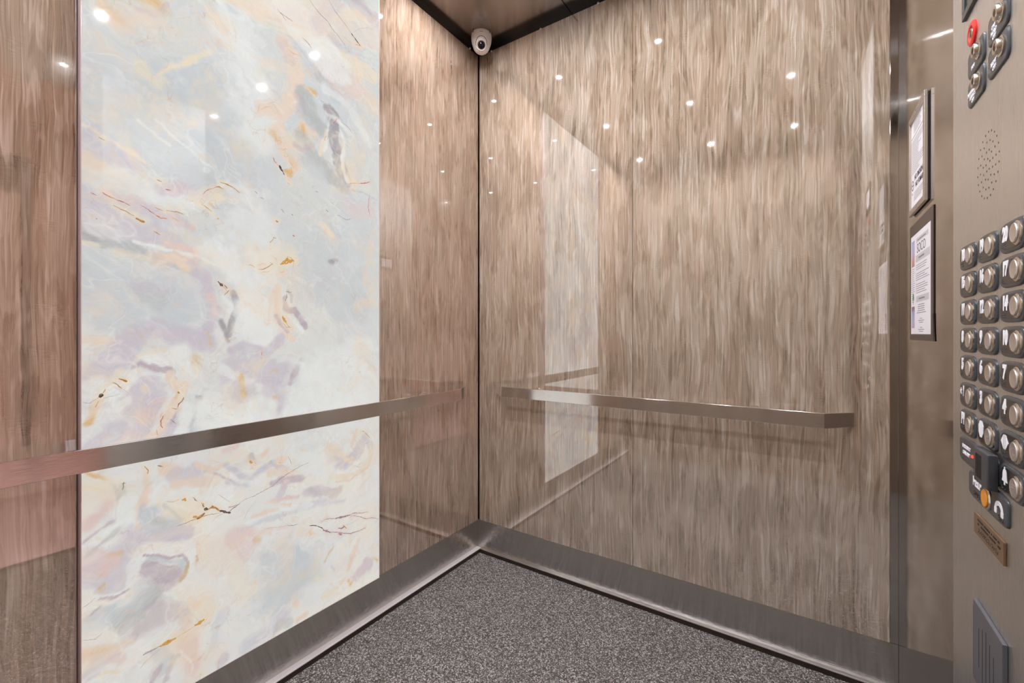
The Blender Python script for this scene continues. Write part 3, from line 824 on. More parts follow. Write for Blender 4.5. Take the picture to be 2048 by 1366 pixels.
M_CHROME = simple('button_metal', (0.80, 0.74, 0.66, 1), 0.16, 1.0, 0.03)
M_CAP = simple('button_cap_satin', (0.84, 0.79, 0.75, 1), 0.32, 1.0, 0.03)
M_PLATE = simple('slate_grey_plastic', lin(64, 66, 70), 0.24, 0.0, 0.05)
M_PLATE_IN = simple('dark_glossy_inset', lin(36, 32, 32), 0.14, 0.0, 0.05)
M_WHITE = simple('white_lettering', lin(238, 236, 240), 0.45, 0.0, 0.02)
M_RED = simple('red_plastic', lin(214, 40, 36), 0.25, 0.0, 0.05)
M_AMBER = simple('amber_cap', lin(232, 152, 48), 0.3, 0.0, 0.06)
M_READER = simple('charcoal_reader_plastic', lin(62, 62, 66), 0.30, 0.0, 0.05)
M_BRONZE = simple('bronze_plaque_metal', lin(140, 112, 86), 0.34, 0.55, 0.06)
M_PAPER = simple('white_paper', lin(226, 220, 224), 0.6, 0.0, 0.02)
M_INK = simple('grey_ink', lin(122, 118, 120), 0.7, 0.0, 0.05)
M_INKD = simple('dark_ink', lin(48, 46, 50), 0.7, 0.0, 0.05)
M_PGREY = simple('pale_grey_print', lin(192, 186, 188), 0.6, 0.0, 0.03)
M_HOLDER = simple('dark_brown_holder', lin(60, 48, 42), 0.3, 0.0, 0.06)
M_COVER = simple('blue_grey_cover', lin(98, 98, 104), 0.34, 0.3, 0.05)
M_CAM = simple('ivory_camera_plastic', lin(238, 228, 218), 0.38, 0.0, 0.03)
M_LENS = simple('black_lens_glass', (0.006, 0.005, 0.006, 1), 0.04)
M_PIN = simple('bright_pin_metal', (0.85, 0.80, 0.74, 1), 0.15, 1.0, 0.02)
M_LED = emit('led_lens', (0.93, 0.95, 1.0, 1), LED_POWER)
M_REDLED = emit('red_led', (1.0, 0.10, 0.06, 1), 1.2)

# ------------------------------------------------------------------ dimensions (metres)
XR, YN, ZC = 1.468, -2.03, 2.313      # front return plane, near wall, ceiling
ZB, ZT, ZL = 0.145, 2.281, 0.020      # base top, panel top, ledge top

# ------------------------------------------------------------------ room shell
fl = obj('floor', bx(-0.018, 1.60, YN, 0.018, -0.06, 0.0), M_CARPET, kind='structure')
wl = obj('wall_left', bx(-0.12, -0.018, YN - 0.1, 0.12, -0.06, 2.45), M_DARK, kind='structure')
wr = obj('wall_right', bx(-0.018, 1.55, 0.018, 0.12, -0.06, 2.45), M_DARK, kind='structure')
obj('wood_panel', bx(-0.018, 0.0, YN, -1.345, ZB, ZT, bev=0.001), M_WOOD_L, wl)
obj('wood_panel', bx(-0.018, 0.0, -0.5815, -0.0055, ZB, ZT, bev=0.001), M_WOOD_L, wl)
obj('wood_panel', bx(0.0045, 0.7222, 0.0, 0.018, ZB, ZT, bev=0.0008), M_WOOD_R, wr)
obj('wood_panel', bx(0.7236, 1.4495, 0.0, 0.018, ZB, ZT, bev=0.0008), M_WOOD_R, wr)
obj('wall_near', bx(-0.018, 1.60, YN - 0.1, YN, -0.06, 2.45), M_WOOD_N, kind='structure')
# front wall with the door opening
DY0, DY1, DZ = -0.985, -1.90, 2.10
b = BM()
box(b, XR, XR + 0.10, DY0, 0.018, -0.06, 2.45)
box(b, XR, XR + 0.10, DY1, DY0, DZ, 2.45)
box(b, XR, XR + 0.10, YN, DY1, -0.06, 2.45)
obj('wall_front', b, M_RETURN, kind='structure')
# ceiling of nine dark steel panels
ce = obj('ceiling', bx(-0.018, 1.55, YN, 0.018, ZC + 0.004, 2.45), M_DARK, kind='structure')
xs, ys = [-0.018, 0.4585, 0.947, XR], [0.018, -0.715, -1.365, YN]
for i in range(3):
    for j in range(3):
        obj('ceiling_panel', bx(xs[i] + 0.0015, xs[i + 1] - 0.0015, ys[j + 1] + 0.0015, ys[j] - 0.0015, ZC, ZC + 0.004, bev=0.0008), M_CEIL, ce)
# black reveal above the panels
obj('trim_1', bx(-0.0179, -0.004, YN, -0.0055, ZT, ZC), M_BLACK, kind='structure')
obj('trim_2', bx(-0.0179, XR, 0.004, 0.0179, ZT, ZC), M_BLACK, kind='structure')
# steel base and ledge
obj('baseboard_left', bx(-0.0179, -0.007, YN, 0.004, ZL, ZB - 0.0005, bev=0.001), M_STEEL, kind='structure')
obj('baseboard_right', bx(-0.007, XR, 0.0015, 0.0179, ZL, ZB - 0.0005, bev=0.001), M_STEEL, kind='structure')
for nm, q in (('trim_3', (-0.0179, 0.015, YN, 0.0015)), ('trim_4', (0.0155, XR, -0.0115, 0.0179))):
    t = obj(nm, bx(*q, ZL - 0.004, ZL, bev=0.0012), (M_LEDGE_L if nm == 'trim_3' else M_LEDGE), kind='structure')
    d = 0.0012
    obj('kick_face', bx(q[0], q[1] - (d if nm == 'trim_3' else 0), q[2] + (d if nm == 'trim_4' else 0), q[3], 0.0, ZL - 0.0041), M_KICK, t)
# steel corner strip between the right wall and the front return
obj('trim_5', bx(1.4500, XR, 0.0012, 0.0179, ZB, ZC, bev=0.0006), M_TRIM, kind='structure')

# lobby outside the open door, seen only in reflections
M_LOB = simple('lobby_plaster', lin(224, 196, 186), 0.7, 0.0, 0.04, 3.0)
M_LOBF = simple('lobby_tile', lin(226, 196, 186), 0.3, 0.0, 0.05, 5.0)
M_LOBD = simple('lobby_dark_bronze', lin(62, 50, 52), 0.4, 0.3, 0.05)
obj('floor_lobby', bx(1.60, 3.9, -3.6, 1.2, -0.06, 0.0), M_LOBF, kind='structure')
obj('ceiling_lobby', bx(1.57, 3.9, -3.6, 1.2, 2.65, 2.75), M_LOB, kind='structure')
b = bx(3.75, 3.9, -3.6, 1.2, 0.0, 2.65); box(b, 1.60, 3.9, 1.2, 1.3, 0.0, 2.65); box(b, 1.60, 3.9, -3.7, -3.6, 0.0, 2.65)
obj('wall_lobby', b, M_LOB, kind='structure')
dd = BM(); box(dd, 3.69, 3.75, -2.6, -0.86, 2.10, 2.34); box(dd, 3.72, 3.75, -0.90, -0.86, 0.0, 2.10)
obj('door_1', dd, M_LOBD, kind='structure')

# ------------------------------------------------------------------ onyx panel
def vnoise(x, y, seed):
    r = np.random.RandomState(seed); T = r.rand(64, 64)
    xi, yi = np.floor(x).astype(int), np.floor(y).astype(int)
    fx, fy = x - xi, y - yi
    fx, fy = fx * fx * (3 - 2 * fx), fy * fy * (3 - 2 * fy)
    g = lambda i, j: T[(xi + i) % 64, (yi + j) % 64]
    return (g(0, 0) * (1 - fx) + g(1, 0) * fx) * (1 - fy) + (g(0, 1) * (1 - fx) + g(1, 1) * fx) * fy - 0.5

def fbm(x, y, seed, o=4):
    return sum(vnoise(x * 2 ** k + 13.7 * k, y * 2 ** k + 5.1 * k, seed + k) / 2 ** k for k in range(o))

PAL = {'g': (206, 209, 209), 'l': (216, 217, 217), 'b': (203, 208, 210), 'w': (233, 234, 230), 'y': (234, 222, 200), 'p': (234, 214, 196),
       'o': (222, 178, 116), 'm': (196, 180, 186), 'v': (208, 200, 207), 'z': (208, 207, 212), 'k': (190, 192, 190), 't': (172, 167, 170),
       's': (228, 204, 198), 'r': (214, 194, 200), 'x': (194, 180, 186), 'n': (206, 176, 132)}
OW, OZ0, OZ1, OX = 0.758, 0.152, 2.258, 0.02
OY0 = -1.342

def onyx_panel():
    nx, nz = 254, 704
    A, Zm = np.meshgrid(np.linspace(0, OW * 1000, nx), np.linspace(OZ0 * 1000, OZ1 * 1000, nz), indexing='ij')
    wa = A + 7 * fbm(A / 60, Zm / 60, 3) + 3 * fbm(A / 17, Zm / 17, 23, 3)
    wz = Zm + 7 * fbm(A / 60, Zm / 60, 43) + 3 * fbm(A / 17, Zm / 17, 63, 3)
    col = np.empty(A.shape + (3,)); hz = np.clip((Zm - 700) / 500, 0, 1)[..., None]; col[:] = np.array((231, 229, 223)) * (1 - hz) + np.array((215, 217, 214)) * hz  # dimmer higher up: uneven backlight put into the stone colour
    lowf = fbm(A / 170, Zm / 170, 90, 3)[..., None]
    col += lowf * np.array((10, 6, -2))
    # above the photographed height the stone simply goes on
    rr = random.Random(5)
    extra = [(rr.choice('glbwpvysw'), rr.uniform(8, 60), rr.uniform(.3, .8), rr.uniform(6, 30),
              [(rr.uniform(0, 758), rr.uniform(1800, 2260))] * 1 + [(rr.uniform(0, 758), rr.uniform(1800, 2260))]) for _ in range(16)]
    halo = [('y' if k_ in ('oc', 'am') else 'p', 5 + w_, .55, 9, p_) for k_, w_, p_ in VEINS if k_ in ('oc', 'am', 'or', 'ro')]
    halo += [('s', 4, .4, 7, p_) for k_, w_, p_ in VEINS if k_ in ('rd', 'mr', 'pk')]
    for key, w, st, soft, pts in STROKES + extra + halo:
        if soft > 2.6: soft = soft * 1.5 + 2
        if key == 'o': soft, st, w = soft * 1.5, st * .85, w * .8
        R = w + soft + 14
        xs_, zs_ = [p[0] for p in pts], [p[1] for p in pts]
        i0, i1 = np.searchsorted(A[:, 0], [min(xs_) - R, max(xs_) + R]); j0, j1 = np.searchsorted(Zm[0], [min(zs_) - R, max(zs_) + R])
        if i1 <= i0 or j1 <= j0: continue
        x, z = wa[i0:i1, j0:j1], wz[i0:i1, j0:j1]
        d = np.full(x.shape, 1e9)
        for (x0, z0), (x1, z1) in zip(pts, pts[1:]):
            vx, vz = x1 - x0, z1 - z0; L2 = vx * vx + vz * vz + 1e-9
            t = np.clip(((x - x0) * vx + (z - z0) * vz) / L2, 0, 1)
            d = np.minimum(d, np.hypot(x - x0 - t * vx, z - z0 - t * vz))
        if soft > 2.6: d = d + (0.65 * soft + 3.0) * fbm(x / 26 + w, z / 26 + st, 200 + int(w * 3), 4)
        k = np.clip((w + soft * .5 - d) / (soft + 1e-6), 0, 1); k = k * k * (3 - 2 * k)
        if soft > 3.5:
            wl = 5.0 + 0.25 * w
            bd = np.cos(2 * PI * (d + 3.5 * fbm(x / 22, z / 22, 300 + int(w), 3)) / wl) * np.exp(-np.abs(d - w) / (w * .5 + 10)) * np.clip(0.3 + 2.2 * fbm(x / 55, z / 55, 400 + int(w), 2), 0, 1)
            col[i0:i1, j0:j1] += (5.5 * bd)[..., None] * np.array((1.0, .98, .9))
        k *= st * (1.12 if key in 'opys' else 0.95) * np.clip(1.0 + 0.55 * fbm(x / 40, z / 40, 120 + int(w), 4), 0.45, 1.1)
        k = np.clip(k, 0, 1)[..., None]
        col[i0:i1, j0:j1] = col[i0:i1, j0:j1] * (1 - k) + np.array(PAL[key]) * k
    c = np.clip(col, 0, 255) / 255.0
    cl = np.where(c <= 0.04045, c / 12.92, ((c + 0.055) / 1.055) ** 2.4)
    root = thing('onyx_panel', 'tall backlit white onyx stone panel with amber veins in the left wall', 'panel', (OX, OY0, OZ0))
    n = nx * nz
    co = np.zeros((n, 3)); co[:, 1] = (A / 1000).ravel(); co[:, 2] = (Zm / 1000 - OZ0).ravel()
    idx = np.arange(n).reshape(nx, nz)
    F = np.stack([idx[:-1, :-1], idx[1:, :-1], idx[1:, 1:], idx[:-1, 1:]], -1).reshape(-1, 4)
    verts = [tuple(v) for v in co]; faces = [tuple(int(q) for q in f) for f in F]
    fm = [0] * len(faces)
    # veins: thin tapering inlays lying in the same face
    keys = ['br', 'dk', 'or', 'tn', 'pk', 'ol', 'rd', 'bk', 'oc', 'ro', 'am', 'rb', 'mr', 'm2']
    rgb = {'br': (128, 92, 72), 'dk': (84, 58, 44), 'or': (216, 160, 92), 'tn': (190, 178, 160), 'pk': (206, 164, 166), 'ol': (150, 136, 84),
           'rd': (172, 98, 88), 'bk': (62, 40, 42), 'oc': (178, 122, 48), 'ro': (194, 116, 76), 'am': (204, 150, 52), 'rb': (146, 104, 98),
           'mr': (158, 122, 122), 'm2': (182, 166, 170)}
    vv, vf = [], []
    rv = random.Random(3)
    for key, w, pts in VEINS:
        P = []
        for (x0, z0), (x1, z1) in zip(pts, pts[1:]):
            L = math.hypot(x1 - x0, z1 - z0); m = max(1, int(L / 4))
            for k in range(m):
                t = k / m
                P.append((x0 + (x1 - x0) * t + rv.uniform(-.8, .8), z0 + (z1 - z0) * t + rv.uniform(-.8, .8)))
        P.append(pts[-1])
        N_ = len(P); lft, rgt = [], []
        for i, (x, z) in enumerate(P):
            a, c2 = P[max(0, i - 1)], P[min(N_ - 1, i + 1)]
            dx, dz = c2[0] - a[0], c2[1] - a[1]; L = math.hypot(dx, dz) or 1
            t = i / max(1, N_ - 1)
            ww = w * 0.62 * (0.25 + 0.75 * math.sin(PI * min(max(t, .06), .94)) ** .6) * rv.uniform(.55, 1.25)
            if w > 2.5: ww *= rv.uniform(.9, 1.9)
            lft.append((x - dz / L * ww, z + dx / L * ww)); rgt.append((x + dz / L * ww, z - dx / L * ww))
        base = len(verts) + len(vv)
        for l_, r_ in zip(lft, rgt):
            for q in (l_, r_):
                vv.append((0.00012, min(max(q[0] / 1000, 0.0005), OW - 0.0005), q[1] / 1000 - OZ0))
        for i in range(N_ - 1):
            vf.append((base + 2 * i, base + 2 * i + 1, base + 2 * i + 3, base + 2 * i + 2)); fm.append(1 + keys.index(key))
    me = bpy.data.meshes.new('stone_face')
    me.from_pydata(verts + vv, [], faces + vf)
    ca = me.color_attributes.new('stone', 'FLOAT_COLOR', 'POINT')
    buf = np.ones((len(verts) + len(vv), 4), dtype=np.float32); buf[:n, :3] = cl.reshape(-1, 3)
    ca.data.foreach_set('color', buf.ravel())
    me.materials.append(onyx_mat())
    for k in keys: me.materials.append(vein_mat(k, rgb[k]))
    me.polygons.foreach_set('material_index', fm)
    o = bpy.data.objects.new('stone_face', me); COL.objects.link(o); o.parent = root
    # glass edge that carries the slab, and its back
    M_EDGE = simple('panel_edge_glass', lin(196, 176, 178), 0.2, 0.0, 0.04)
    b = BM(); box(b, -0.0372, -0.0003, -0.0015, OW + 0.0015, -0.0015, OZ1 - OZ0 + 0.001, bev=0.0008)
    obj('panel_edge', b, M_EDGE, root)
onyx_panel()

# ------------------------------------------------------------------ handrails
def handrail(name, label, path_out, path_in, z0, z1, posts, axis):
    """flat bar whose ends bend back to the wall; plan outlines given front and back"""
    r = thing(name, label, 'handrail', (path_out[0][0], path_out[0][1], z0))
    o0 = Vector((path_out[0][0], path_out[0][1], 0))
    def slab(i, j):
        b = BM()
        q = [path_out[i], path_out[j], path_in[j], path_in[i]]
        lo = [b.verts.new((p[0] - o0.x, p[1] - o0.y, 0)) for p in q]; hi = [b.verts.new((p[0] - o0.x, p[1] - o0.y, z1 - z0)) for p in q]
        b.faces.new(lo); b.faces.new(hi)
        for k in range(4): b.faces.new((lo[k], lo[(k + 1) % 4], hi[(k + 1) % 4], hi[k]))
        bmesh.ops.recalc_face_normals(b, faces=b.faces[:])
        bmesh.ops.bevel(b, geom=b.edges[:], offset=0.0012, segments=2, affect='EDGES', profile=0.5)
        return b
    obj('rail_bar', slab(1, 2), M_RAIL, r)
    obj('return_end', slab(0, 1), M_RAIL, r); obj('return_end', slab(2, 3), M_RAIL, r)
    for p in posts:
        b = BM()
        n = Vector((1, 0, 0)) if axis == 'Y' else Vector((0, -1, 0))
        rot = n.to_track_quat('Z', 'Y').to_matrix().to_4x4()
        lathe(b, [(0.020, 0.0), (0.020, 0.004), (0.008, 0.006), (0.008, 0.057)], 20, Matrix.Translation(Vector((p[0], p[1], (z0 + z1) / 2)) - Vector((o0.x, o0.y, z0))) @ rot)
        obj('mounting_post', b, M_RAIL, r, smooth=True)
SR, TH = 0.070, 0.010
handrail('handrail', 'brushed steel flat handrail on the left wall, crossing the onyx panel',
         [(0.001, -1.85), (SR, -1.77), (SR, -0.205), (0.001, -0.079)],
         [(0.001, -1.838), (SR - TH, -1.766), (SR - TH, -0.209), (0.001, -0.092)], 0.727, 0.774,
         [(0.0, -1.6), (0.0, -0.35)], 'Y')
handrail('handrail', 'brushed steel flat handrail on the plain wood-grain right wall',
         [(0.094, -0.001), (0.180, -SR), (1.300, -SR), (1.372, -0.001)],
         [(0.107, -0.001), (0.184, -SR + TH), (1.296, -SR + TH), (1.359, -0.001)], 0.7335, 0.777,
         [(0.32, 0.0), (1.12, 0.0)], 'X')

# ------------------------------------------------------------------ pins along the top of the wall panels
def pin(label, p, n):
    b = BM(); rot = Vector(n).to_track_quat('Z', 'Y').to_matrix().to_4x4()
    lathe(b, [(0.0030, 0.0), (0.0030, 0.006), (0.0050, 0.007), (0.0050, 0.010), (0.0030, 0.012)], 14, rot)
    o = obj('panel_pin', b, M_PIN, smooth=True); o.location = p
    tag(o, label, 'pin', 'small silver pins along the top edge of the wall panels')
pin('small silver pin on left wall top edge, left of the security camera', (0.0, -0.073, 2.277), (1, 0, 0))
pin('small silver pin at panel top just right of the security camera', (0.080, 0.0, 2.272), (0, -1, 0))
pin('silver pin on right wall top edge, second to the right of the camera', (0.335, 0.0, 2.2745), (0, -1, 0))
pin('silver pin on right wall top edge, farthest right from the camera', (0.591, 0.0, 2.275), (0, -1, 0))

# ------------------------------------------------------------------ security camera in the corner
def security_camera():
    c = Vector((0.072, -0.072, ZC))
    r = thing('security_camera', 'ivory dome security camera under the dark ceiling in the corner', 'camera', c)
    b = BM(); R = 0.0375; zc = -0.0455
    prof = [(0.0425, 0.0), (0.0440, -0.002), (0.0446, -0.014), (0.0440, -0.026), (0.0415, -0.040)]
    prof += [(R * math.cos(t), zc - R * math.sin(t)) for t in [math.radians(a) for a in (12, 24, 36, 48, 60, 72, 84, 89)]]
    lathe(b, prof, 48)
    obj('dome_housing', b, M_CAM, r, smooth=True)
    flat = Vector((0.61, -0.79, 0.0)).normalized(); up = Vector((0, 0, 1))
    for a in (-52, 52):
        n = Matrix.Rotation(math.radians(a), 4, 'Z') @ flat
        q = n.to_track_quat('Z', 'Y').to_matrix().to_4x4()
        bs = BM(); box(bs, -0.0013, 0.0013, -0.0045, 0.0020, -0.001, 0.0010)
        o = obj('screw_notch', bs, M_LENS, r); m = q.copy(); m.translation = n * 0.0440 + Vector((0, 0, -0.004)); o.matrix_local = m
    d = (flat * 0.86 + Vector((0, 0, -0.50))).normalized()
    rt = up.cross(d).normalized(); u2 = d.cross(rt)
    def face(cen):
        m = Matrix((rt, u2, d)).transposed().to_4x4(); m.translation = cen; return m
    cen = Vector((0, 0, zc + 0.001))
    T = face(cen - u2 * 0.0015)
    b = BM(); lathe(b, [(0.0232, 0.015), (0.0250, 0.0318), (0.0238, 0.0326), (0.0232, 0.030), (0.0226, 0.015)], 44, face(cen + u2 * 0.0045) @ Matrix.Diagonal((1.0, 1.12, 1.0, 1.0)))
    obj('eyeball_socket', b, M_LENS, r, smooth=True)
    b = BM(); lathe(b, [(0.0224, 0.014), (0.0236, 0.026), (0.0230, 0.0345), (0.0216, 0.0382), (0.0192, 0.0390), (0.0180, 0.0382), (0.0174, 0.0362)], 44, T, cap1=False)
    obj('front_ring', b, M_CAM, r, smooth=True)
    b = BM(); lathe(b, [(0.0176, 0.0345), (0.0176, 0.0363)], 36, T)
    obj('led_window', b, M_LENS, r)
    b = BM()
    for k in range(24):
        a = 2 * PI * k / 24
        lathe(b, [(0.0010, 0.0362), (0.0010, 0.0368), (0.0006, 0.0372)], 8, T @ Matrix.Translation((0.0155 * math.cos(a), 0.0155 * math.sin(a), 0)))
    obj('infrared_leds', b, M_PAPER, r)
    b = BM(); lathe(b, [(0.0118, 0.0362), (0.0118, 0.0388), (0.0098, 0.0394), (0.0092, 0.0382), (0.0056, 0.0398), (0.0015, 0.0406)], 32, T)
    obj('lens', b, M_LENS, r, smooth=True)
    b = BM()
    for x0, x1 in ((-0.0075, -0.0050), (-0.0042, -0.0010), (-0.0002, 0.0026), (0.0034, 0.0070)): box(b, x0, x1, -0.0009, 0.0009, -0.0006, 0.0004)
    o = obj('maker_mark', b, M_INKD, r)
    rt2 = up.cross(flat)
    m = Matrix((rt2, up, flat)).transposed().to_4x4(); m.translation = flat * 0.0446 + Vector((0, 0, -0.0150))
    o.matrix_local = m
security_camera()

# ------------------------------------------------------------------ downlights
led0 = None
for x in (0.205, 0.705, 1.190):
    for y in (-0.400, -1.040, -1.690):
        if led0 is None:
            led0 = thing('downlight', 'small round LED downlight set into the dark steel ceiling', 'downlight', (x, y, ZC), group='LED downlights in the ceiling')
            b = BM(); lathe(b, [(LED_R + 0.001, 0.0), (LED_R + 0.001, -0.0030), (LED_R + 0.004, -0.0040), (LED_R + 0.009, 0.0)], 28, cap0=False, cap1=False)
            obj('trim_ring', b, M_PIN, led0, smooth=True)
            b = BM(); lathe(b, [(LED_R, -0.0002), (LED_R, -0.0016)], 28)
            obj('lens', b, M_LED, led0)
        else:
            c = led0.copy(); COL.objects.link(c); c.location = (x, y, ZC)
            for ch in list(led0.children):
                k = ch.copy(); COL.objects.link(k); k.parent = c
# lobby ceiling lamp
lp = thing('ceiling_lamp', 'warm square ceiling lamp in the lobby outside the open door', 'lamp', (2.55, -1.75, 2.65))
obj('lamp_frame', bx(-0.42, 0.42, -0.42, 0.42, -0.03, 0.0, bev=0.004), M_FRAME, lp)
obj('lamp_diffuser', bx(-0.39, 0.39, -0.39, 0.39, -0.034, -0.0301), emit('warm_lobby_diffuser', (1.0, 0.75, 0.65, 1), LOBBY_POWER), lp)

# ------------------------------------------------------------------ things on the front return (local x = away from the corner, y = up, z = into the cab)
def on_front(y, z=0.0):
    m = Matrix(((0, 0, -1, 0), (-1, 0, 0, 0), (0, 1, 0, 0), (0, 0, 0, 1)))
    m.translation = Vector((XR, y, z)); return m

# certificate frame
def certificate():
    w, h, d = 0.1686, 0.229, 0.0078
    r = thing('certificate_frame', 'metal framed notice on the steel return, the upper one', 'frame', M=on_front(-0.200, 1.2795))
    t = 0.0135
    b = BM()
    box(b, 0, w, 0, t, 0.0022, d, bev=0.0006); box(b, 0, w, h - t, h, 0.0022, d, bev=0.0006)
    box(b, 0, t * .7, t, h - t, 0.0022, d, bev=0.0006); box(b, w - t, w, t, h - t, 0.0022, d, bev=0.0006)
    obj('frame_border', b, M_FRAME, r)
    obj('backing', bx(0.003, w - 0.003, 0.003, h - 0.003, 0.0001, 0.0026), M_DARK, r)
    obj('paper', bx(0.006, w - 0.008, 0.008, h - 0.008, 0.0028, 0.0040), M_PAPER, r)
    for y in (t * .5, h - t * .5):
        bs = BM(); lathe(bs, [(0.0026, d - .0003), (0.0026, d + .0006), (0.0012, d + 0.0010)], 14, Matrix.Translation((w * .5, y, 0)))
        obj('frame_screw', bs, M_PIN, r, smooth=True)
    zp = 0.0041
    b = BM()
    box(b, 0.012, w - 0.015, 0.1775, 0.1788, zp, zp + 0.0002)
    rr = random.Random(4)
    for k in range(6): box(b, 0.040, 0.040 + rr.uniform(.06, .1), 0.186 + k * 0.0045, 0.1873 + k * 0.0045, zp, zp + 0.0001)
    for k in range(15):
        y = 0.168 - k * 0.0052
        box(b, 0.014, 0.014 + rr.uniform(.06, .135), y, y + 0.0012, zp, zp + 0.0001)
    for k in range(5): box(b, 0.040, 0.040 + rr.uniform(.07, .105), 0.047 - k * 0.0042, 0.048 - k * 0.0042, zp, zp + 0.0001)
    obj('printed_lines', b, M_INK, r)
    b = text_bm('NO SMOKING', 0.0160, 0.095, 0.080, zp, 0.0002, 0.95, 0.0003); join(b, text_bm('NO FUMAR', 0.0160, 0.095, 0.0625, zp, 0.0002, 0.95, 0.0003))
    obj('lettering', b, M_INKD, r)
    b = BM(); T = Matrix.Translation((0.0255, 0.068, 0))
    lathe(b, [(0.0115, zp), (0.0115, zp + .0002), (0.0095, zp + .0002), (0.0095, zp)], 28, T, cap0=False, cap1=False)
    box(b, 0.016, 0.035, 0.0672, 0.0690, zp, zp + .0002)
    lathe(b, [(0.0022, zp), (0.0022, zp + .0002)], 12, Matrix.Translation((0.0215, 0.049, 0)))
    obj('no_smoking_symbol', b, M_INKD, r)
certificate()

def notice():
    w, h = 0.2400, 0.2705
    r = thing('notice_holder', 'dark bordered printed notice below the metal frame, headed SOCO', 'notice', M=on_front(-0.1745, 0.9885))
    b = BM(); box(b, 0, w, 0, h, 0.0003, 0.0020, bev=0.0005)
    obj('holder_back', b, M_HOLDER, r)
    b = BM(); vs = [b.verts.new(p) for p in ((w, 0.0, 0.0004), (w + 0.010, 0.0, 0.0004), (w + 0.001, 0.055, 0.0004), (w, 0.055, 0.0004), (w, 0.0, 0.0022), (w + 0.010, 0.0, 0.0012), (w + 0.001, 0.055, 0.0014), (w, 0.055, 0.0022))]
    for f in ((0, 1, 2, 3), (4, 5, 6, 7), (0, 1, 5, 4), (1, 2, 6, 5), (2, 3, 7, 6), (3, 0, 4, 7)): b.faces.new([vs[i] for i in f])
    obj('loose_sleeve_corner', b, M_LENS, r)
    x0, x1, y0, y1 = 0.0165, 0.2190, 0.0140, 0.2430
    z = 0.0021
    obj('paper', bx(x0, x1, y0, y1, 0.0019, z), M_PAPER, r)
    rr = random.Random(9)
    for q in ((0.055, x1 - 0.006, y1 - 0.066, y1 - 0.050), (0.060, x1 - 0.016, 0.086, 0.100), (0.060, x1 - 0.02, y1 - 0.022, y1 - 0.012)):
        obj('printed_bar', bx(x0 + q[0], q[1], q[2], q[3], z, z + .0001), M_PGREY, r)
    b = BM()
    box(b, x0 + 0.075, x1 - 0.045, y1 - 0.019, y1 - 0.0165, z + .0001, z + .0002); box(b, x0 + 0.085, x1 - 0.060, y1 - 0.060, y1 - 0.0565, z + .0001, z + .0002); box(b, x0 + 0.09, x1 - 0.055, 0.0915, 0.0945, z + .0001, z + .0002)
    for k in range(14):
        y = y1 - 0.074 - k * 0.0048
        if k in (3, 8): continue
        box(b, x0 + 0.058, x0 + 0.058 + rr.uniform(.09, .135), y, y + 0.0013, z, z + .0001)
    for k in range(17):
        y = y1 - 0.078 - k * 0.0048
        box(b, x0 + 0.010, x0 + 0.010 + rr.uniform(.02, .036), y, y + 0.0011, z, z + .0001)
    for k in range(5): L = rr.uniform(.03, .05); box(b, x0 + 0.112 - L, x0 + 0.112 + L, 0.079 - k * 0.0045, 0.0805 - k * 0.0045, z, z + .0001)
    for yy in (0.048, 0.028):
        for k in range(3): L = (.010, .030, .020)[k]; box(b, x0 + 0.112 - L, x0 + 0.112 + L, yy - k * 0.0042, yy + .0013 - k * 0.0042, z, z + .0001)
    obj('printed_lines', b, M_INK, r)
    obj('lettering', text_bm('SOCO', 0.030, x0 + 0.112, y1 - 0.037, z, 0.0002, 1.05, -0.0002), M_INKD, r)
    pm = NT('printed_photo_dusk'); g = pm.n('TexCoord'); sx = pm.n('SeparateXYZ'); pm.put(sx.inputs[0], g.outputs['Object'])
    nz = pm.noise(g.outputs['Object'], 90.0, 3.0)
    cc = pm.ramp(pm.math('FRACT', pm.add(pm.mul(sx.outputs[1], 12.0), pm.mul(nz, 0.35))), [(0.0, lin(120, 84, 84)), (0.35, lin(190, 140, 120)), (0.65, lin(176, 168, 196)), (1.0, lin(150, 150, 190))])
    pm.principled(Base_Color=cc, Roughness=0.5)
    obj('printed_picture', bx(x0 + 0.008, x0 + 0.042, y1 - 0.072, y1 - 0.012, z, z + .0001), pm.m, r)
    obj('printed_picture', bx(x0 + 0.008, x0 + 0.042, 0.028, 0.078, z, z + .0001), pm.m, r)
    b = BM(); lathe(b, [(0.009, z), (0.009, z + .0001)], 9, Matrix.Translation((x0 + 0.026, 0.100, 0))); box(b, x0 + 0.023, x0 + 0.026, 0.082, 0.097, z, z + .0001)
    obj('green_leaf_logo', b, simple('leaf_green_print', lin(96, 150, 110), 0.6), r)
notice()

# ------------------------------------------------------------------ car operating panel
CPY = -0.5565
cp = thing('control_panel', 'satin steel elevator control panel with rows of floor buttons', 'control panel', M=on_front(CPY, 0.0))
def lx(y): return CPY - y
obj('faceplate', bx(0.0, 0.415, 0.03, 2.20, 0.0001, 0.0016, bev=0.0006), M_FACE, cp)
ZF = 0.0016

def braille(b, x, y, z, cells, rr, s=0.0024):
    for c in range(cells):
        for i in range(2):
            for j in range(3):
                if rr.random() < 0.55: bump_dot(b, x + c * s * 3 + i * s, y - j * s, z, 0.0008, 0.0007)

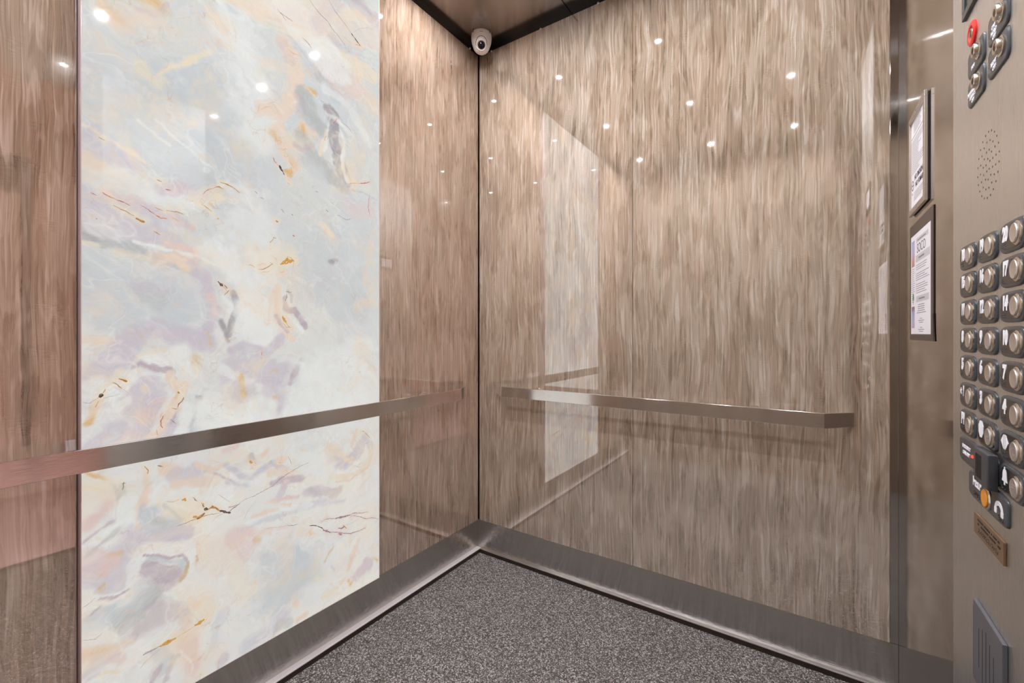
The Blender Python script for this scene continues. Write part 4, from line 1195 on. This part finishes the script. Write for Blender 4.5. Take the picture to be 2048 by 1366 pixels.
def symbol_bm(kind, z):
    b = BM(); d = 0.0005
    if kind == 'octagon':
        prism(b, [(0.0105 * math.cos(PI / 8 + k * PI / 4) - .0005, 0.0125 * math.sin(PI / 8 + k * PI / 4)) for k in range(8)], z, z + d)
    elif kind == 'open':
        box(b, -0.0015, 0.0015, -0.009, 0.009, z, z + d)
        prism(b, [(-0.012, 0.0), (-0.0035, -0.009), (-0.0035, 0.009)], z, z + d); prism(b, [(0.012, 0.0), (0.0035, 0.009), (0.0035, -0.009)], z, z + d)
    elif kind == 'bell':
        prism(b, [(-0.0085, -0.0065), (0.0085, -0.0065), (0.0065, -0.002), (0.0055, 0.005), (0.003, 0.0085), (-0.003, 0.0085), (-0.0055, 0.005), (-0.0065, -0.002)], z, z + d)
        box(b, -0.0018, 0.0018, -0.0105, -0.0065, z, z + d); box(b, -0.0012, 0.0012, 0.0085, 0.0115, z, z + d)
    return b

def star_bm(cx, cy, r, z):
    b = BM(); prism(b, [(cx + (r if k % 2 == 0 else r * .42) * math.sin(-k * PI / 5), cy + (r if k % 2 == 0 else r * .42) * math.cos(k * PI / 5)) for k in range(10)], z, z + .0005); return b

PW, PH, PT = 0.0765, 0.0385, 0.0028
RB = random.Random(21)
def floor_button(y, z, txt, symbol=None, engraved=False):
    b = BM(); prism(b, superell(PW, PH, 4.6, 48), 0.0, PT, cham=0.0026)
    p = obj('floor_button', b, M_PLATE, cp, smooth=True); p.location = (lx(y), z, ZF)
    p['label'] = 'button marked ' + (txt or symbol)
    b = BM(); prism(b, superell(PW - 0.012, PH - 0.009, 4.6, 40), PT - 0.0004, PT + 0.0003)
    obj('inset', b, M_PLATE_IN, p)
    zt = PT + 0.0003
    cx = 0.0220
    b = BM(); lathe(b, [(0.0142, zt - .0003), (0.0142, zt + 0.0012), (0.0126, zt + 0.0024), (0.0118, zt + 0.0024), (0.0118, zt + 0.0006)], 32, Matrix.Translation((cx, 0, 0)), cap1=False)
    obj('bezel_ring', b, M_CHROME, p, smooth=True)
    b = BM(); lathe(b, [(0.0114, zt + .0004), (0.0114, zt + 0.0034), (0.0106, zt + 0.0042), (0.0095, zt + 0.0039), (0.0002, zt + 0.0038)], 32, Matrix.Translation((cx, 0, 0)))
    obj('button_cap', b, M_CAP, p, smooth=True)
    if engraved:
        b = BM(); T = 0.0038 + zt
        for k in range(3): box(b, cx - 0.005, cx + 0.004, -0.004 + k * .0035, -0.0032 + k * .0035, T, T + .0002)
        obj('engraving', b, M_INK, p)
    if symbol:
        b = symbol_bm(symbol, zt)
        for v in b.verts: v.co.x -= 0.0185; v.co.y += 0.0035
    else:
        if txt.startswith('*'):
            b = star_bm(-0.0275, 0.004, 0.0058, zt); join(b, text_bm(txt[1:], 0.0220, -0.0145, 0.0045, zt, 0.0005, 0.72, 0.0009))
        else:
            b = text_bm(txt, 0.0230, -0.0170 if len(txt) > 1 else -0.0195, 0.0042, zt, 0.0005, 0.74 if len(txt) > 1 else 0.86, 0.0015)
    obj('numeral' if not symbol else 'symbol', b, M_WHITE, p)
    b = BM(); braille(b, -0.0270, -0.0075, zt, 2, RB)
    obj('braille', b, M_PLATE, p)
COLS = (-0.6470, -0.7355, -0.8245); RZ0, RP = 1.122, 0.0426
TABLE = [('18', '19', '20'), ('15', '16', '17'), ('11', '12', '14'), ('8', '9', '10'), ('5', '6', '7'), ('*1', '3', '4')]
for i, row in enumerate(TABLE):
    for j, t in enumerate(row): floor_button(COLS[j], RZ0 - i * RP, t)
floor_button(COLS[0], RZ0 - 6 * RP, 'P1', engraved=True)
floor_button(COLS[1], RZ0 - 6 * RP, None, 'octagon', True)
floor_button(COLS[2], RZ0 - 6 * RP, None, 'open', True)
floor_button(COLS[2], RZ0 - 7 * RP, None, 'bell', True)

# key switches
def key_switch(y, z, lines, label):
    b = BM(); prism(b, rrect(0.074, 0.0400, 0.010), 0.0, PT, cham=0.0026)
    p = obj('key_switch', b, M_PLATE, cp, smooth=True); p.location = (lx(y), z, ZF); p['label'] = label
    b = BM(); T = Matrix.Translation((0.0160, 0.0030, 0))
    lathe(b, [(0.0125, PT - .0002), (0.0125, PT + 0.0014), (0.0108, PT + 0.0022), (0.0100, PT + 0.0022), (0.0098, PT + 0.0052), (0.0086, PT + 0.0066), (0.0002, PT + 0.0066)], 30, T)
    obj('key_cylinder', b, M_CHROME, p, smooth=True)
    b = BM(); box(b, 0.0152, 0.0168, -0.0020, 0.0080, PT + 0.0066, PT + 0.0069); lathe(b, [(0.0035, PT + 0.0066), (0.0035, PT + 0.0069)], 16, T)
    obj('keyway', b, M_LENS, p)
    b = BM()
    n = len(lines)
    for k, s in enumerate(lines): join(b, text_bm(s, 0.0076, -0.010 - 0.002 * (n - 1 - k), -0.0085 + (n - 1) * .0045 - k * 0.0072, PT, 0.0004, 1.0 if len(s) < 8 else 0.8, 0.0003))
    for v in b.verts:
        pass
    obj('lettering', b, M_WHITE, p)
key_switch(-0.688, 1.4075, ['FAN'], 'key switch lettered FAN')
key_switch(-0.688, 1.3640, ['INDEPENDENT', 'SERVICE', 'OFF'], 'key switch lettered INDEPENDENT SERVICE')
key_switch(-0.778, 1.4080, ['ON', 'HOLD', 'OFF'], 'key switch lettered ON HOLD OFF')
key_switch(-0.778, 1.3645, ['LIGHT', 'OFF'], 'key switch lettered LIGHT OFF')
# red fire switch
b = BM(); lathe(b, [(0.0180, 0.0), (0.0180, 0.0022), (0.0160, 0.0036), (0.0115, 0.0036), (0.0100, 0.0018)], 36, cap1=False)
fs = obj('fire_switch', b, M_RED, cp, smooth=True, label='round red switch ring with keyhole'); fs.location = (lx(-0.6680), 1.4535, ZF)
b = BM(); lathe(b, [(0.0104, 0.0), (0.0104, 0.0018), (0.0075, 0.0022), (0.0070, 0.0034), (0.0002, 0.0035)], 26)
obj('key_cylinder', b, M_CHROME, fs, smooth=True)
obj('keyway', bx(-0.0008, 0.0008, -0.005, 0.005, 0.0035, 0.0038), M_LENS, fs)
# floor display
b = BM(); W, H = 0.150, 0.110
for a in ((0, W, 0, 0.011), (0, W, H - 0.011, H), (0, 0.009, 0.011, H - 0.011), (W - 0.009, W, 0.011, H - 0.011)): box(b, a[0], a[1], a[2], a[3], 0.0, 0.0045, bev=0.0010)
dp = obj('display', b, M_PLATE, cp, label='floor display with slate grey frame'); dp.location = (lx(-0.6275), 1.4935, ZF)
obj('display_bezel', bx(0.009, W - 0.009, 0.011, H - 0.011, 0.0, 0.0022), M_LENS, dp)
obj('display_screen', bx(0.024, W - 0.022, 0.024, H - 0.022, 0.0022, 0.0025), M_PAPER, dp)
# speaker holes
b = BM()
for n, r_ in ((22, 0.0435), (16, 0.0315), (11, 0.0195), (5, 0.0085)):
    for k in range(n):
        a = 2 * PI * (k + .3) / n
        lathe(b, [(0.00145, ZF), (0.00145, ZF + 0.0002)], 10, Matrix.Translation((lx(-0.7315) + r_ * math.cos(a), 1.236 + r_ * 1.03 * math.sin(a), 0)))
obj('speaker_holes', b, M_DARK, cp)
# emergency call plates
rowz = RZ0 - 7 * RP - 0.001
b = BM(); prism(b, superell(0.170, 0.0400, 7.0, 56), 0.0, PT, cham=0.0026)
cpl = obj('call_plate', b, M_PLATE, cp, smooth=True, label='long grey plate lettered CALL SENT behind the card reader'); cpl.location = (lx(-0.692), rowz, ZF)
b = text_bm('EMERGENCY', 0.0072, -0.0465, 0.0055, PT, .0004, 1.0, .0003); join(b, text_bm('CALL SENT', 0.0072, -0.0465, -0.0042, PT, .0004, 1.0, .0003))
obj('lettering', b, M_WHITE, cpl)
b = BM(); lathe(b, [(0.0026, PT), (0.0026, PT + 0.0012), (0.0016, PT + 0.0022), (0.0003, PT + 0.0025)], 16, Matrix.Translation((-0.0140, -0.001, 0)))
obj('red_indicator', b, M_REDLED, cpl, smooth=True)
rowz2 = rowz - RP + 0.001
b = BM(); prism(b, superell(0.158, 0.0400, 7.0, 56), 0.0, PT, cham=0.0026)
hp = obj('help_plate', b, M_PLATE, cp, smooth=True, label='long grey plate lettered HELP with phone symbol'); hp.location = (lx(-0.735), rowz2, ZF)
obj('lettering', text_bm('HELP', 0.0180, -0.0375, 0.0060, PT, .0004, 0.95, .0007), M_WHITE, hp)
b = BM(); braille(b, -0.052, -0.0085, PT, 4, RB); braille(b, 0.048, -0.0095, PT, 3, RB)
obj('braille', b, M_PLATE_IN, hp)
cx = 0.0080
b = BM(); lathe(b, [(0.0150, PT), (0.0150, PT + 0.0012), (0.0134, PT + 0.0026), (0.0124, PT + 0.0026), (0.0124, PT + .0004)], 32, Matrix.Translation((cx, -0.001, 0)), cap1=False)
obj('bezel_ring', b, M_CHROME, hp, smooth=True)
b = BM(); lathe(b, [(0.0119, PT + .0004), (0.0119, PT + 0.0036), (0.0110, PT + 0.0044), (0.0002, PT + 0.0044)], 32, Matrix.Translation((cx, -0.001, 0)))
obj('button_cap', b, M_AMBER, hp, smooth=True, label='amber button cap')
b = BM(); pts = []
for k in range(13): a = PI * (0.06 + 0.88 * k / 12); pts.append((0.050 + 0.0150 * math.cos(a), -0.004 + 0.0125 * math.sin(a)))
inn = []
for k in range(13): a = PI * (0.06 + 0.88 * k / 12); inn.append((0.050 + 0.0085 * math.cos(a), -0.004 + 0.0066 * math.sin(a)))
for k in range(12):
    q = [pts[k], pts[k + 1], inn[k + 1], inn[k]]
    prism(b, q, PT, PT + .0005)
prism(b, rrect(0.0085, 0.0075, 0.0015, 0.050 - 0.0115, -0.0055, 2), PT, PT + .0006); prism(b, rrect(0.0085, 0.0075, 0.0015, 0.050 + 0.0115, -0.0055, 2), PT, PT + .0006)
obj('phone_symbol', b, M_WHITE, hp)

# ------------------------------------------------------------------ things fixed over the control panel
cr = thing('card_reader', 'small charcoal card reader box stuck over the grey call plate', 'card reader', M=on_front(-0.7280, 0.8005))
b = BM(); box(b, 0.0, 0.0570, 0.0, 0.0475, 0.0048, 0.0150, bev=0.0022, seg=3)
obj('reader_body', b, M_READER, cr, smooth=True)
b = BM()
for k in range(7): box(b, 0.010 + k * .0036, 0.0112 + k * .0036, 0.008, 0.040, 0.0150, 0.0153)
obj('reader_ribs', b, M_PLATE_IN, cr)
pq = thing('braille_plaque', 'small bronze plaque with raised dots below the call button', 'plaque', M=on_front(-0.6830, 0.7135))
b = BM(); box(b, 0.0, 0.1175, 0.0, 0.0300, 0.0017, 0.0046, bev=0.0007)
obj('plaque_plate', b, M_BRONZE, pq)
b = BM(); rr = random.Random(12)
for j, y in enumerate((0.0235, 0.0175)):
    for k in range(26):
        if rr.random() < 0.75: box(b, 0.018 + k * .0035, 0.0202 + k * .0035, y - .0010, y + .0014, 0.0046, 0.0050)
for c in range(13):
    for i in range(2):
        for q in range(3):
            if rr.random() < .5: bump_dot(b, 0.022 + c * .0062 + i * .0022, 0.0115 - q * .0022, 0.0046, 0.0008, 0.0007)
obj('raised_dots', b, M_DARK, pq)
cv = thing('vent_cover', 'blue-grey slotted cover low on the control panel', 'cover', M=on_front(-0.6880, 0.5020))
W, H = 0.1170, 0.1160
b = BM(); box(b, 0.0, W, 0.0, H, 0.0017, 0.0066, bev=0.0008)
obj('cover_body', b, M_COVER, cv)
b = BM(); box(b, -0.002, 0.0006, 0.003, H - 0.012, 0.0017, 0.0062)  # black strip along the left edge of the cover
obj('side_strip', b, M_BLACK, cv)
b = BM()
for k, (ya, yb) in enumerate(((0.030, 0.086), (0.018, 0.092), (0.012, 0.096), (0.016, 0.088), (0.026, 0.080))):
    box(b, 0.026 + k * .0148, 0.0274 + k * .0148, ya, yb, 0.0066, 0.0068)
obj('slots', b, M_DARK, cv)

# ------------------------------------------------------------------ camera, world, output
cam = bpy.data.cameras.new('Camera'); co = bpy.data.objects.new('Camera', cam); COL.objects.link(co)
cam.sensor_width = 36.0; cam.sensor_fit = 'HORIZONTAL'; cam.lens = 880.0 / 2048.0 * 36.0
cam.shift_y = -17.0 / 2048.0
cam.clip_start = 0.01
co.location = (1.261, -1.599, 1.005); co.rotation_euler = (PI / 2, 0, math.radians(33.93))
S.camera = co
w = bpy.data.worlds.new('World'); S.world = w; w.use_nodes = True
w.node_tree.nodes['Background'].inputs[0].default_value = (0.9, 0.85, 0.8, 1); w.node_tree.nodes['Background'].inputs[1].default_value = 0.05
S.view_settings.view_transform = 'Standard'; S.view_settings.look = 'None'
S.view_settings.exposure = EXPOSURE; S.view_settings.gamma = 1.0; S.view_settings.use_curve_mapping = False
S.cycles.use_denoising = True
S.cycles.max_bounces = 10; S.cycles.glossy_bounces = 8; S.cycles.diffuse_bounces = 5
S.cycles.sample_clamp_indirect = 8.0
S.cycles.caustics_reflective = True
